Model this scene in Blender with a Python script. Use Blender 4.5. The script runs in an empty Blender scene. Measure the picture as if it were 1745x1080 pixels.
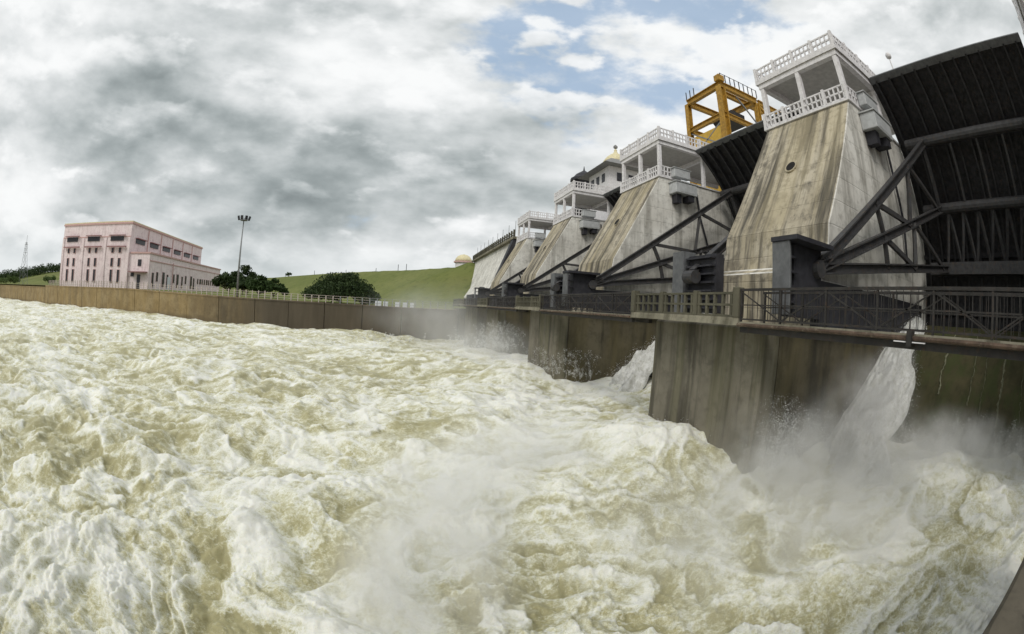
import bpy, math, random
import numpy as np
from mathutils import Vector, Matrix

random.seed(7)
SC = bpy.context.scene
COL = SC.collection

# ------------------------------------------------------------------ camera (15 mm full-frame fisheye)
YAW, PITCH, ROLL = 0.2552, -0.0229, 0.055
cam_d = bpy.data.cameras.new("camera")
cam = bpy.data.objects.new("camera", cam_d)
COL.objects.link(cam)
cam_d.type = 'PANO'
cam_d.panorama_type = 'FISHEYE_EQUISOLID'
cam_d.sensor_fit = 'HORIZONTAL'
cam_d.sensor_width = 36.0
cam_d.sensor_height = 36.0 * 634 / 1024
cam_d.fisheye_lens = 725 / 1745 * 36.0
cam_d.fisheye_fov = math.radians(220)
cam_d.clip_start = 0.05
cam_d.clip_end = 20000
fw = Vector((math.sin(YAW) * math.cos(PITCH), math.cos(YAW) * math.cos(PITCH), math.sin(PITCH)))
r0 = Vector((math.cos(YAW), -math.sin(YAW), 0))
u0 = r0.cross(fw)
rt = r0 * math.cos(ROLL) + u0 * math.sin(ROLL)
up = -r0 * math.sin(ROLL) + u0 * math.cos(ROLL)
cam.matrix_world = Matrix(((rt.x, up.x, -fw.x, 0), (rt.y, up.y, -fw.y, 0), (rt.z, up.z, -fw.z, 0), (0, 0, 0, 1)))
SC.camera = cam


# ------------------------------------------------------------------ node helpers
class NT:
    def __init__(self, tree):
        self.t = tree

    def n(self, typ, ins=None, **kw):
        nd = self.t.nodes.new(typ)
        for k, v in kw.items():
            setattr(nd, k, v)
        for k, v in (ins or {}).items():
            s = nd.inputs[k]
            if isinstance(v, bpy.types.NodeSocket):
                self.t.links.new(v, s)
            else:
                s.default_value = v
        return nd

    def math(self, op, a, b=0.0, c=None, clamp=False):
        nd = self.n('ShaderNodeMath', operation=op, use_clamp=clamp)
        for i, v in enumerate((a, b) if c is None else (a, b, c)):
            if isinstance(v, bpy.types.NodeSocket):
                self.t.links.new(v, nd.inputs[i])
            else:
                nd.inputs[i].default_value = v
        return nd.outputs[0]

    def vmath(self, op, a, b=None):
        nd = self.n('ShaderNodeVectorMath', operation=op)
        for i, v in enumerate((a, b)):
            if v is None:
                continue
            if isinstance(v, bpy.types.NodeSocket):
                self.t.links.new(v, nd.inputs[i])
            else:
                nd.inputs[i].default_value = v
        return nd.outputs['Value'] if op in ('DOT_PRODUCT', 'LENGTH', 'DISTANCE') else nd.outputs[0]

    def noise(self, vec, scale, detail=4, rough=0.55, dist=0.0, out='Fac'):
        nd = self.n('ShaderNodeTexNoise', {'Vector': vec, 'Scale': scale, 'Detail': detail, 'Roughness': rough, 'Distortion': dist})
        return nd.outputs[0 if out == 'Fac' else 1]

    def ss(self, v, a, b, lo=0.0, hi=1.0):
        nd = self.n('ShaderNodeMapRange', {'Value': v, 'From Min': a, 'From Max': b, 'To Min': lo, 'To Max': hi}, interpolation_type='SMOOTHSTEP')
        return nd.outputs[0]

    def mix(self, f, a, b):
        nd = self.n('ShaderNodeMix', data_type='RGBA')
        for sock, v in ((nd.inputs['Factor'], f), (nd.inputs[6], a), (nd.inputs[7], b)):
            if isinstance(v, bpy.types.NodeSocket):
                self.t.links.new(v, sock)
            elif isinstance(v, (tuple, list)):
                sock.default_value = (*v, 1) if len(v) == 3 else v
            else:
                sock.default_value = v
        return nd.outputs[2]

    def scale(self, vec, s):
        return self.n('ShaderNodeMapping', {'Vector': vec, 'Scale': s}).outputs[0]


# ------------------------------------------------------------------ world: daylight sky under broken rain clouds
SUN_EL, SUN_AZ = math.radians(42), math.radians(-138)      # azimuth from +Y towards +X
world = bpy.data.worlds.new("World")
SC.world = world
world.use_nodes = True
world.node_tree.nodes.clear()
W = NT(world.node_tree)
sky = W.n('ShaderNodeTexSky', sky_type='NISHITA', sun_disc=False, sun_elevation=SUN_EL, sun_rotation=SUN_AZ, air_density=1.2, dust_density=2.0)
dirv = W.n('ShaderNodeTexCoord').outputs['Generated']
flat = W.scale(dirv, (1.0, 1.0, 2.1))


def blobs(lst):
    acc = None
    for d, rad, wt in lst:
        dist = W.vmath('DISTANCE', dirv, d)
        v = W.math('MULTIPLY', W.ss(dist, 0.0, rad, 1.0, 0.0), wt)
        acc = v if acc is None else W.math('ADD', acc, v)
    return acc


def fbm(v, sc, det=9, rough=0.54, dist=0.0):
    return W.noise(v, sc, det, rough, dist)


n_big = fbm(flat, 2.1, 9, 0.52)
off = W.vmath('ADD', flat, (-0.012, -0.012, 0.075))
n_cum = fbm(W.vmath('ADD', flat, (5.3, 2.2, 1.1)), 4.2, 9, 0.52)
n_cum2 = fbm(W.vmath('ADD', off, (5.3, 2.2, 1.1)), 4.2, 9, 0.52)
lit = W.math('SUBTRACT', n_cum, n_cum2)                 # sunward edges of the heaps
n_wisp = fbm(W.vmath('ADD', flat, (9.1, 4.7, 2.4)), 4.5, 9, 0.55)
dark = blobs([((-0.594, 0.661, 0.459), 0.24, 0.32), ((-0.635, 0.688, 0.351), 0.34, 0.34), ((-0.421, 0.849, 0.319), 0.36, 0.36), ((-0.687, 0.69, 0.228), 0.28, 0.36), ((-0.076, 0.959, 0.271), 0.36, 0.52), ((-0.306, 0.926, 0.221), 0.3, 0.4), ((0.177, 0.928, 0.328), 0.3, 0.44), ((-0.501, 0.851, 0.161), 0.2, 0.28), ((0.82, 0.048, 0.57), 0.25, 0.14)])
lite = blobs([((-0.255, 0.822, 0.509), 0.15, 0.24), ((-0.003, 0.895, 0.446), 0.2, 0.34), ((0.181, 0.904, 0.388), 0.1, 0.14), ((0.478, 0.65, 0.591), 0.3, 0.22), ((0.822, 0.212, 0.528), 0.35, 0.16), ((-0.83, 0.53, 0.175), 0.22, 0.26), ((-0.157, 0.985, 0.078), 0.28, 0.28), ((-0.608, 0.792, 0.054), 0.25, 0.25), ((-0.133, 0.803, 0.581), 0.2, 0.1)])
blue = blobs([((0.174, 0.767, 0.617), 0.2, 0.34), ((0.271, 0.822, 0.501), 0.19, 0.34), ((0.335, 0.716, 0.612), 0.2, 0.26), ((0.525, 0.567, 0.635), 0.28, 0.36), ((0.631, 0.495, 0.597), 0.2, 0.26), ((-0.133, 0.966, 0.221), 0.08, 0.26), ((0.365, 0.79, 0.493), 0.18, 0.22), ((0.495, 0.687, 0.532), 0.2, 0.15)])
dk = W.math('ADD', W.math('MULTIPLY', W.math('SUBTRACT', n_big, 0.5), 1.3), W.math('MULTIPLY', W.math('SUBTRACT', n_cum, 0.5), 1.1))
dk = W.math('SUBTRACT', W.math('ADD', dk, W.math('MULTIPLY', dark, 0.80)), lite)
n_puff = fbm(W.vmath('ADD', flat, (1.3, 7.2, 3.1)), 6.5, 10, 0.5)
n_puff2 = fbm(W.vmath('ADD', off, (1.3, 7.2, 3.1)), 6.5, 10, 0.5)
litp = W.math('SUBTRACT', n_puff, n_puff2)
puff = W.ss(n_puff, 0.49, 0.60)                          # crisp heaps in front
dk = W.math('SUBTRACT', dk, W.math('MULTIPLY', lit, 2.0))
dk = W.math('SUBTRACT', dk, W.math('MULTIPLY', W.math('MULTIPLY', W.math('ADD', litp, 0.03), puff), 1.35))
darkf = W.n('ShaderNodeMapRange', {'Value': dk, 'From Min': -0.42, 'From Max': 1.0}).outputs[0]
cl = W.n('ShaderNodeValToRGB', {'Fac': darkf})
cr = cl.color_ramp
cr.interpolation = 'B_SPLINE'
cr.elements[0].position = 0.0
cr.elements[0].color = (0.90, 0.91, 0.91, 1)
cr.elements[1].position = 1.0
cr.elements[1].color = (0.20, 0.23, 0.235, 1)
for p_, q_ in ((0.25, (0.74, 0.76, 0.765)), (0.5, (0.50, 0.535, 0.54)), (0.72, (0.33, 0.37, 0.375))):
    e = cr.elements.new(p_)
    e.color = (*q_, 1)
bl = W.math('SUBTRACT', W.math('ADD', W.math('MULTIPLY', W.math('SUBTRACT', n_wisp, 0.5), 2.6), blue), 0.0)
bluef = W.math('MULTIPLY', W.math('MULTIPLY', W.ss(bl, 0.04, 0.52), W.ss(blue, 0.01, 0.12)), W.math('SUBTRACT', 1.0, W.math('MULTIPLY', puff, 0.9)))
skyc = W.n('ShaderNodeMix', {'Factor': 0.75}, data_type='RGBA', blend_type='MIX')
W.t.links.new(W.vmath('SCALE', sky.outputs[0]), skyc.inputs[6])
skyc.inputs[6].links[0].from_node.inputs['Scale'].default_value = 0.10
skyc.inputs[7].default_value = (0.37, 0.51, 0.69, 1)
col = W.mix(W.math('MULTIPLY', bluef, 0.85), cl.outputs[0], skyc.outputs[2])
# pale band near the horizon
elz = W.n('ShaderNodeSeparateXYZ', {'Vector': dirv}).outputs[2]
hz = W.ss(W.math('ABSOLUTE', elz), 0.02, 0.16, 0.45, 0.0)
col = W.mix(hz, col, (0.60, 0.65, 0.66))
bg = W.n('ShaderNodeBackground', {'Color': col, 'Strength': 1.0})
W.n('ShaderNodeOutputWorld', {'Surface': bg.outputs[0]})

sun_d = bpy.data.lights.new("sun", 'SUN')
sun_d.energy = 1.5
sun_d.angle = math.radians(20)
sun_d.color = (1.0, 0.955, 0.88)
sun = bpy.data.objects.new("sun", sun_d)
COL.objects.link(sun)
sd = Vector((math.sin(SUN_AZ) * math.cos(SUN_EL), math.cos(SUN_AZ) * math.cos(SUN_EL), math.sin(SUN_EL)))
sun.rotation_euler = sd.to_track_quat('Z', 'Y').to_euler()
sun.location = (-30, -40, 60)

vs = SC.view_settings
vs.view_transform = 'Standard'
vs.look = 'None'
vs.exposure = 0.13
vs.gamma = 1.0
vs.use_curve_mapping = False
SC.cycles.use_denoising = True
SC.cycles.max_bounces = 6
SC.cycles.volume_bounces = 4
SC.cycles.volume_max_steps = 256
SC.cycles.volume_step_rate = 1.0


# ------------------------------------------------------------------ mesh helpers
class MB:
    """collects shapes in world coordinates and links them as one mesh object"""

    def __init__(self):
        self.v = []
        self.f = []
        self.m = []
        self.cur = 0

    def add(self, vs_, fs_):
        b = len(self.v)
        self.v += [tuple(p) for p in vs_]
        self.f += [tuple(i + b for i in q) for q in fs_]
        self.m += [self.cur] * len(fs_)
        return self

    def box(self, x0, y0, z0, x1, y1, z1):
        x0, x1 = min(x0, x1), max(x0, x1)
        y0, y1 = min(y0, y1), max(y0, y1)
        z0, z1 = min(z0, z1), max(z0, z1)
        v = [(x0, y0, z0), (x1, y0, z0), (x1, y1, z0), (x0, y1, z0), (x0, y0, z1), (x1, y0, z1), (x1, y1, z1), (x0, y1, z1)]
        return self.add(v, [(3, 2, 1, 0), (4, 5, 6, 7), (0, 1, 5, 4), (1, 2, 6, 5), (2, 3, 7, 6), (3, 0, 4, 7)])

    def beam(self, a, b, w, h=None, upv=(0, 0, 1)):
        a, b = Vector(a), Vector(b)
        h = h or w
        d = (b - a).normalized()
        u = Vector(upv)
        s = d.cross(u)
        if s.length < 1e-4:
            s = d.cross(Vector((1, 0, 0)))
        s.normalize()
        u = s.cross(d)
        s *= w / 2
        u *= h / 2
        v = [a - s - u, a + s - u, a + s + u, a - s + u, b - s - u, b + s - u, b + s + u, b - s + u]
        return self.add(v, [(3, 2, 1, 0), (4, 5, 6, 7), (0, 1, 5, 4), (1, 2, 6, 5), (2, 3, 7, 6), (3, 0, 4, 7)])

    def ibeam(self, a, b, w, h, upv=(0, 0, 1), t=0.06):
        a, b = Vector(a), Vector(b)
        d = (b - a).normalized()
        s = d.cross(Vector(upv))
        s.normalize()
        u = s.cross(d)
        o = u * (h / 2 - t / 2)
        self.beam(a + o, b + o, w, t, upv)
        self.beam(a - o, b - o, w, t, upv)
        self.beam(a, b, t, h - 2 * t, upv)
        return self

    def tube(self, pts, rad, n=8, cap=True):
        pts = [Vector(p) for p in pts]
        rr = rad if isinstance(rad, (list, tuple)) else [rad] * len(pts)
        b = []
        for i, p in enumerate(pts):
            d = (pts[min(i + 1, len(pts) - 1)] - pts[max(i - 1, 0)]).normalized()
            s = d.cross(Vector((0, 0, 1)))
            if s.length < 1e-3:
                s = d.cross(Vector((1, 0, 0)))
            s.normalize()
            u = s.cross(d)
            b += [p + (s * math.cos(2 * math.pi * k / n) + u * math.sin(2 * math.pi * k / n)) * rr[i] for k in range(n)]
        f = []
        for i in range(len(pts) - 1):
            for k in range(n):
                f.append((i * n + k, i * n + (k + 1) % n, (i + 1) * n + (k + 1) % n, (i + 1) * n + k))
        if cap:
            f.append(tuple(range(n))[::-1])
            f.append(tuple((len(pts) - 1) * n + k for k in range(n)))
        return self.add(b, f)

    def prism_y(self, prof, y0, y1):
        """profile of (x, z) points extruded along y"""
        n = len(prof)
        v = [(x, y0, z) for x, z in prof] + [(x, y1, z) for x, z in prof]
        f = [(i, (i + 1) % n, n + (i + 1) % n, n + i) for i in range(n)]
        f += [tuple(range(n))[::-1], tuple(range(n, 2 * n))]
        return self.add(v, f)

    def prism_z(self, poly, z0, z1):
        n = len(poly)
        v = [(x, y, z0) for x, y in poly] + [(x, y, z1) for x, y in poly]
        f = [(i, (i + 1) % n, n + (i + 1) % n, n + i) for i in range(n)]
        f += [tuple(range(n))[::-1], tuple(range(n, 2 * n))]
        return self.add(v, f)

    def lathe(self, c, prof, n=16):
        """profile of (radius, z) turned round a vertical axis at c"""
        v = []
        for r_, z in prof:
            v += [(c[0] + r_ * math.cos(2 * math.pi * k / n), c[1] + r_ * math.sin(2 * math.pi * k / n), c[2] + z) for k in range(n)]
        f = []
        for i in range(len(prof) - 1):
            for k in range(n):
                f.append((i * n + k, i * n + (k + 1) % n, (i + 1) * n + (k + 1) % n, (i + 1) * n + k))
        f += [tuple(range(n))[::-1], tuple((len(prof) - 1) * n + k for k in range(n))]
        return self.add(v, f)

    def build(self, name, mat, parent=None, smooth=False, bevel=0.0):
        me = bpy.data.meshes.new(name)
        off = Vector((0, 0, 0))
        q = parent
        while q is not None:
            off += q.location
            q = q.parent
        me.from_pydata([(x - off.x, y - off.y, z - off.z) for x, y, z in self.v], [], self.f)
        mats = mat if isinstance(mat, (list, tuple)) else [mat]
        for m_ in mats:
            me.materials.append(m_)
        if len(mats) > 1:
            me.polygons.foreach_set('material_index', self.m)
        import bmesh
        bm = bmesh.new()
        bm.from_mesh(me)
        bmesh.ops.recalc_face_normals(bm, faces=bm.faces)
        if bevel:
            bmesh.ops.bevel(bm, geom=[e_ for e_ in bm.edges if len(e_.link_faces) == 2 and e_.calc_face_angle(0) > 0.6], offset=bevel, segments=1, affect='EDGES')
        bm.to_mesh(me)
        bm.free()
        if smooth:
            me.polygons.foreach_set('use_smooth', [True] * len(me.polygons))
        o = bpy.data.objects.new(name, me)
        COL.objects.link(o)
        o.parent = parent
        return o


def tag(o, label=None, cat=None, group=None, kind=None):
    for k, v in (('label', label), ('category', cat), ('group', group), ('kind', kind)):
        if v:
            o[k] = v
    return o


def thing(name, loc, label, cat, group=None):
    o = bpy.data.objects.new(name, None)
    COL.objects.link(o)
    o.location = loc
    o.empty_display_size = 0.5
    return tag(o, label, cat, group)


def copy_tree(o, parent=None):
    c = o.copy()
    COL.objects.link(c)
    c.parent = parent
    for ch in list(o.children):
        copy_tree(ch, c)
    return c


def copy_thing(o, dy, label):
    c = copy_tree(o)
    c.location = o.location + Vector((0, dy, 0))
    c['label'] = label
    return c


# ------------------------------------------------------------------ materials
def new_mat(name):
    m = bpy.data.materials.new(name)
    m.use_nodes = True
    m.node_tree.nodes.clear()
    return m, NT(m.node_tree)


def finish(N, color, rough=0.8, metal=0.0, bump=None, bstr=0.3, bdist=0.02, spec=0.3):
    p = N.n('ShaderNodeBsdfPrincipled', {'Base Color': color if isinstance(color, bpy.types.NodeSocket) else (*color, 1), 'Roughness': rough, 'Metallic': metal, 'Specular IOR Level': spec})
    if bump is not None:
        b = N.n('ShaderNodeBump', {'Height': bump, 'Strength': bstr, 'Distance': bdist})
        N.t.links.new(b.outputs[0], p.inputs['Normal'])
    N.n('ShaderNodeOutputMaterial', {'Surface': p.outputs[0]})
    return p


def pos(N):
    return N.n('ShaderNodeNewGeometry').outputs['Position']


def concrete(name, base, pale, stain, streak=0.5, moss=None, lines=0.0, sx=1.3, mould=.45, sthr=.47):
    m, N = new_mat(name)
    P = pos(N)
    big = N.noise(P, 0.35, 5, 0.6)
    med = N.noise(P, 2.2, 6, 0.65)
    fine = N.noise(P, 22, 4, 0.6)
    st = N.noise(N.scale(P, (sx, 1.4, 0.10)), 1.0, 6, 0.62, 0.15)
    st2 = N.noise(N.scale(P, (sx * 3.4, 4.5, 0.22)), 1.0, 4, 0.6)
    c = N.mix(N.ss(big, 0.38, 0.62), base, pale)
    c = N.mix(N.math('MULTIPLY', N.ss(N.noise(P, .9, 7, .7, .4), .50, .66), mould * .8), c, tuple(q * .42 for q in base))
    c = N.mix(N.math('MULTIPLY', N.ss(med, 0.48, 0.75), mould), c, stain)
    sk = N.math('MULTIPLY', N.ss(st, sthr, sthr + .2), streak)
    sk = N.math('ADD', sk, N.math('MULTIPLY', N.ss(st2, 0.54, 0.72), streak * 0.6), clamp=True)
    c = N.mix(sk, c, stain)
    if moss:
        ms = N.noise(N.scale(P, (sx * .6, 0.8, 0.07)), 1.0, 5, 0.6, 0.3)
        c = N.mix(N.math('MULTIPLY', N.ss(ms, 0.45, 0.62), moss[1]), c, moss[0])
    h = N.math('ADD', N.math('MULTIPLY', fine, 0.4), N.math('MULTIPLY', med, 0.8))
    if lines:
        z = N.n('ShaderNodeSeparateXYZ', {'Vector': P}).outputs[2]
        zz = N.math('ADD', z, N.math('MULTIPLY', N.math('SUBTRACT', med, 0.5), 0.06))
        fr = N.math('ABSOLUTE', N.math('SUBTRACT', N.math('FRACT', N.math('MULTIPLY', zz, 0.82)), 0.5))
        ln = N.ss(fr, 0.0, 0.035, 1.0, 0.0)
        c = N.mix(N.math('MULTIPLY', ln, lines), c, stain)
        h = N.math('SUBTRACT', h, ln)
    finish(N, c, 0.88, bump=h, bstr=0.5, bdist=0.03, spec=0.2)
    return m


def plain(name, colr, rough=0.6, var=0.25, metal=0.0, scale=3.0, rust=None, spec=0.3):
    m, N = new_mat(name)
    P = pos(N)
    n1 = N.noise(P, scale, 5, 0.6)
    n2 = N.noise(N.scale(P, (6, 6, 0.6)), 1.0, 4, 0.6)
    lo = tuple(c_ * (1 - var) for c_ in colr)
    hi = tuple(min(1, c_ * (1 + var)) for c_ in colr)
    c = N.mix(N.ss(n1, 0.3, 0.7), lo, hi)
    c = N.mix(N.math('MULTIPLY', N.ss(n2, 0.52, 0.75), var * 1.2), c, tuple(c_ * 0.45 for c_ in colr))
    if rust:
        c = N.mix(N.math('MULTIPLY', N.ss(N.noise(P, scale * 1.7, 6, 0.7), 0.52, 0.68), rust[1]), c, rust[0])
    finish(N, c, rough, metal, bump=n1, bstr=0.15, bdist=0.02, spec=spec)
    return m


M = {}
M['pier'] = concrete('weathered_concrete', (0.62, 0.605, 0.56), (0.73, 0.72, 0.675), (0.15, 0.14, 0.115), 0.5, lines=0.16)
M['slope'] = concrete('stained_concrete', (0.36, 0.32, 0.24), (0.47, 0.425, 0.335), (0.085, 0.078, 0.065), 1.0, moss=((0.50, 0.43, 0.27), 0.35), lines=0.12, sx=0.12, mould=.8, sthr=.42)
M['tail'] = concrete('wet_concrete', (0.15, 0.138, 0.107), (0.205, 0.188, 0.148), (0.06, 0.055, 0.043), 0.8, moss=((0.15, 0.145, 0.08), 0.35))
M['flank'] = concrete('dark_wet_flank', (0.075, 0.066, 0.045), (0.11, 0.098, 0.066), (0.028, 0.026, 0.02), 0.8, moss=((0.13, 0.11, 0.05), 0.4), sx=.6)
M['wall'] = concrete('river_wall_concrete', (0.235, 0.175, 0.092), (0.29, 0.225, 0.125), (0.10, 0.078, 0.046), 0.4, moss=((0.31, 0.22, 0.09), 0.3), sx=.5)
_wm, _N = M['wall'], NT(M['wall'].node_tree)
_bs = [n for n in _wm.node_tree.nodes if n.type == 'BSDF_PRINCIPLED'][0]
_src = _bs.inputs['Base Color'].links[0].from_socket
_P = pos(_N)
_x = _N.math('ADD', _N.n('ShaderNodeSeparateXYZ', {'Vector': _P}).outputs[0], _N.math('MULTIPLY', _N.math('SUBTRACT', _N.noise(_N.scale(_P, (.25, .25, .05)), 1.0, 5, .6), .5), 34))
_zb = _N.n('ShaderNodeSeparateXYZ', {'Vector': _P}).outputs[2]
_wet = _N.math('MAXIMUM', _N.ss(_x, -56, -30), _N.math('MULTIPLY', _N.ss(_N.math('ADD', _zb, _N.math('MULTIPLY', _N.noise(_P, .3, 4), 1.6)), -5.0, -3.6, 1, 0), .55))
_N.t.links.new(_N.mix(_wet, _src, _N.mix(_N.noise(_N.scale(_P, (.7, .7, .12)), 1.0, 5, .6), (.045, .038, .027), (.12, .10, .072))), _bs.inputs['Base Color'])
M['wall_dark'] = concrete('river_wall_dark_concrete', (0.085, 0.075, 0.055), (0.12, 0.105, 0.08), (0.035, 0.032, 0.026), 0.6)
M['spill'] = concrete('algae_concrete', (0.060, 0.055, 0.028), (0.082, 0.072, 0.038), (0.03, 0.034, 0.016), 0.6, moss=((0.05, 0.062, 0.022), 0.7))
M['white'] = plain('white_painted_concrete', (0.66, 0.65, 0.66), 0.75, 0.10, rust=((0.25, 0.23, 0.2), 0.35))
M['soffit'] = plain('grey_soffit', (0.42, 0.41, 0.39), 0.85, 0.12)
M['gate'] = plain('dark_gate_steel', (0.022, 0.022, 0.024), 0.62, 0.45, rust=((0.055, 0.04, 0.03), 0.7), spec=0.2)
M['rib'] = plain('dark_rib_steel', (0.038, 0.038, 0.040), 0.62, 0.25, spec=0.2)
M['arm'] = plain('grey_arm_steel', (0.046, 0.046, 0.048), 0.55, 0.25, rust=((0.085, 0.06, 0.042), 0.65))
M['box'] = plain('blue_grey_steel', (0.12, 0.125, 0.13), 0.6, 0.2)
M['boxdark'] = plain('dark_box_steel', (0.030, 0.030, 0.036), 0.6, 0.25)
M['cab'] = plain('pale_cabinet_steel', (0.42, 0.435, 0.44), 0.5, 0.12)
M['rail'] = plain('dark_rail_steel', (0.030, 0.028, 0.026), 0.6, 0.3, rust=((0.07, 0.04, 0.025), 0.5))
M['rust'] = plain('rusty_pipe_steel', (0.085, 0.058, 0.042), 0.8, 0.4, rust=((0.26, 0.23, 0.17), 0.5))
M['deck'] = concrete('deck_edge_concrete', (0.20, 0.187, 0.14), (0.28, 0.262, 0.20), (0.07, 0.065, 0.045), 0.7)
M['balu'] = concrete('old_balustrade_concrete', (0.075, 0.072, 0.052), (0.115, 0.108, 0.078), (0.05, 0.05, 0.035), 0.4)
M['yellow'] = plain('ochre_crane_paint', (0.36, 0.205, 0.03), 0.55, 0.3, rust=((0.13, 0.06, 0.025), 0.75))
M['yellow2'] = plain('yellow_sheet', (0.52, 0.33, 0.05), 0.5, 0.12)
M['pink'] = concrete('pink_render', (0.75, 0.635, 0.645), (0.80, 0.70, 0.705), (0.42, 0.33, 0.33), 0.32)
M['pink2'] = plain('salmon_band', (0.52, 0.34, 0.32), 0.8, 0.12)
M['glass'] = plain('dark_window', (0.035, 0.035, 0.042), 0.25, 0.3)
M['shade'] = plain('sunshade', (0.30, 0.17, 0.17), 0.8, 0.15)
M['galv'] = plain('galvanised_steel', (0.22, 0.23, 0.235), 0.5, 0.15, metal=0.3)
M['fence'] = plain('pale_fence_paint', (0.42, 0.37, 0.33), 0.8, 0.2)
M['cream'] = plain('cream_dome_paint', (0.62, 0.56, 0.36), 0.7, 0.15)
M['roof'] = plain('grey_roof', (0.22, 0.22, 0.22), 0.8, 0.2)
M['bark'] = plain('bark', (0.075, 0.055, 0.04), 0.9, 0.3)
M['earth'] = plain('red_earth', (0.24, 0.16, 0.10), 0.95, 0.2, scale=1.2)
M['black'] = plain('black_hole', (0.012, 0.011, 0.010), 0.9, 0.1)
M['pale'] = plain('pale_blue_paint', (0.6, 0.63, 0.66), 0.6, 0.1)


def leaf_mat(name, a, b):
    m, N = new_mat(name)
    rnd = N.n('ShaderNodeNewGeometry').outputs['Random Per Island']
    P = pos(N)
    f = N.math('ADD', N.math('MULTIPLY', rnd, 0.6), N.math('MULTIPLY', N.noise(P, 0.35, 3), 0.4))
    c = N.mix(f, a, b)
    p = N.n('ShaderNodeBsdfPrincipled', {'Base Color': c, 'Roughness': 0.6, 'Specular IOR Level': 0.2})
    tr = N.n('ShaderNodeBsdfTranslucent', {'Color': c})
    mx = N.n('ShaderNodeMixShader', {'Fac': 0.25, 1: p.outputs[0], 2: tr.outputs[0]})
    N.n('ShaderNodeOutputMaterial', {'Surface': mx.outputs[0]})
    return m


M['leaf_dark'] = leaf_mat('dark_leaves', (0.018, 0.034, 0.012), (0.055, 0.085, 0.028))
M['leaf_mid'] = leaf_mat('mid_leaves', (0.022, 0.042, 0.014), (0.065, 0.105, 0.032))
M['leaf_lite'] = leaf_mat('light_leaves', (0.045, 0.075, 0.02), (0.10, 0.15, 0.04))


def grass_mat():
    m, N = new_mat('grass')
    P = pos(N)
    n1 = N.noise(P, 0.03, 6, 0.65)
    n2 = N.noise(P, 0.5, 6, 0.7)
    c = N.mix(N.ss(n1, 0.35, 0.65), (0.115, 0.14, 0.040), (0.165, 0.18, 0.062))
    c = N.mix(N.math('MULTIPLY', N.ss(n2, 0.47, 0.72), 0.6), c, (0.05, 0.075, 0.022))
    c = N.mix(N.math('MULTIPLY', N.ss(N.noise(P, 0.012, 4, 0.6), 0.55, 0.7), 0.35), c, (0.17, 0.15, 0.07))
    finish(N, c, 0.95, bump=n2, bstr=0.6, bdist=0.3, spec=0.1)
    return m


M['grass'] = grass_mat()


# ------------------------------------------------------------------ numpy noise
def perlin(x, y, seed=0):
    rs = np.random.RandomState(seed)
    perm = rs.permutation(512).astype(np.int32)
    perm = np.concatenate([perm, perm])
    ang = rs.rand(512) * 2 * np.pi
    gx, gy = np.cos(ang).astype(np.float32), np.sin(ang).astype(np.float32)
    xi, yi = np.floor(x).astype(np.int32), np.floor(y).astype(np.int32)
    xf, yf = (x - xi).astype(np.float32), (y - yi).astype(np.float32)
    u = xf * xf * xf * (xf * (xf * 6 - 15) + 10)
    v = yf * yf * yf * (yf * (yf * 6 - 15) + 10)
    xi &= 511
    yi &= 511
    x1 = (xi + 1) & 511
    y1 = (yi + 1) & 511

    def g(ix, iy, dx, dy):
        h = perm[perm[ix] + iy]
        return gx[h] * dx + gy[h] * dy
    a = g(xi, yi, xf, yf)
    b = g(x1, yi, xf - 1, yf)
    c = g(xi, y1, xf, yf - 1)
    d = g(x1, y1, xf - 1, yf - 1)
    return ((a + u * (b - a)) * (1 - v) + (c + u * (d - c)) * v) * 1.5


def sstep(x, a, b):
    t = np.clip((x - a) / (b - a), 0, 1)
    return t * t * (3 - 2 * t)


# ------------------------------------------------------------------ dam constants (metres; eye of the camera at the origin)
NEAR, FAR, STEP = 9.68, 16.58, 20.0        # near and far face of the first pier, spacing of the piers
BAY = NEAR - (FAR - STEP)                  # clear opening
PIERS = [0, 1, 2, 3]

WALL = [(-900, 330), (-420, 196), (-300, 152), (-207, 122), (-115, 98), (-77, 90.5), (-37, 86.5), (12, 85)]
WX = np.array([p[0] for p in WALL], float)
WY = np.array([p[1] for p in WALL], float)
TOPX = [-900, -207, -115, -77, -37, 0, 12]
TOPZ = [3.0, 0.85, 0.42, 0.35, -0.75, -1.15, -1.1]


def wall_y(x):
    return float(np.interp(x, WX, WY))


def wall_top(x):
    return float(np.interp(x, TOPX, TOPZ))


def terrain_z(x, y):
    """bank behind the river wall, rising to low hills downstream"""
    t = y - np.interp(x, WX, WY)
    base = np.interp(x, TOPX, TOPZ) - 0.12
    hill = sstep(t, 30, 190) * 17.0 * sstep(-x, 90, 330)
    return base + hill + 0.004 * np.clip(t, 0, 600)


# ================================================================== SETTING
# bank behind the wall
xs = np.concatenate([np.linspace(-1500, -320, 40), np.linspace(-310, 26, 110)])
ts = np.array([0.2, 1.7, 4, 7, 11, 16, 24, 34, 46, 60, 80, 100, 130, 160, 200, 250, 300, 350, 420, 500, 650, 900, 1500, 3000])
gv = []
for t in ts:
    for x in xs:
        y = np.interp(x, WX, WY) + t + max(0, -900 - x) * -0.3
        z = float(terrain_z(x, y)) - (2.5 if t < .3 else 0) + (0.25 * math.sin(x * 0.03) * min(1, t / 60))
        gv.append((float(x), float(y), z))
nx = len(xs)
gf = [(j * nx + i, j * nx + i + 1, (j + 1) * nx + i + 1, (j + 1) * nx + i) for j in range(len(ts) - 1) for i in range(nx - 1)]
tag(MB().add(gv, gf).build('ground', M['grass'], smooth=True), 'green grassy river bank rising to low fields', kind='structure')
tag(MB().box(-6000, -6000, -14.0, 6000, 6000, -13.0).build('riverbed', M['earth']), 'brown bed under the river', kind='structure')
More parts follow.
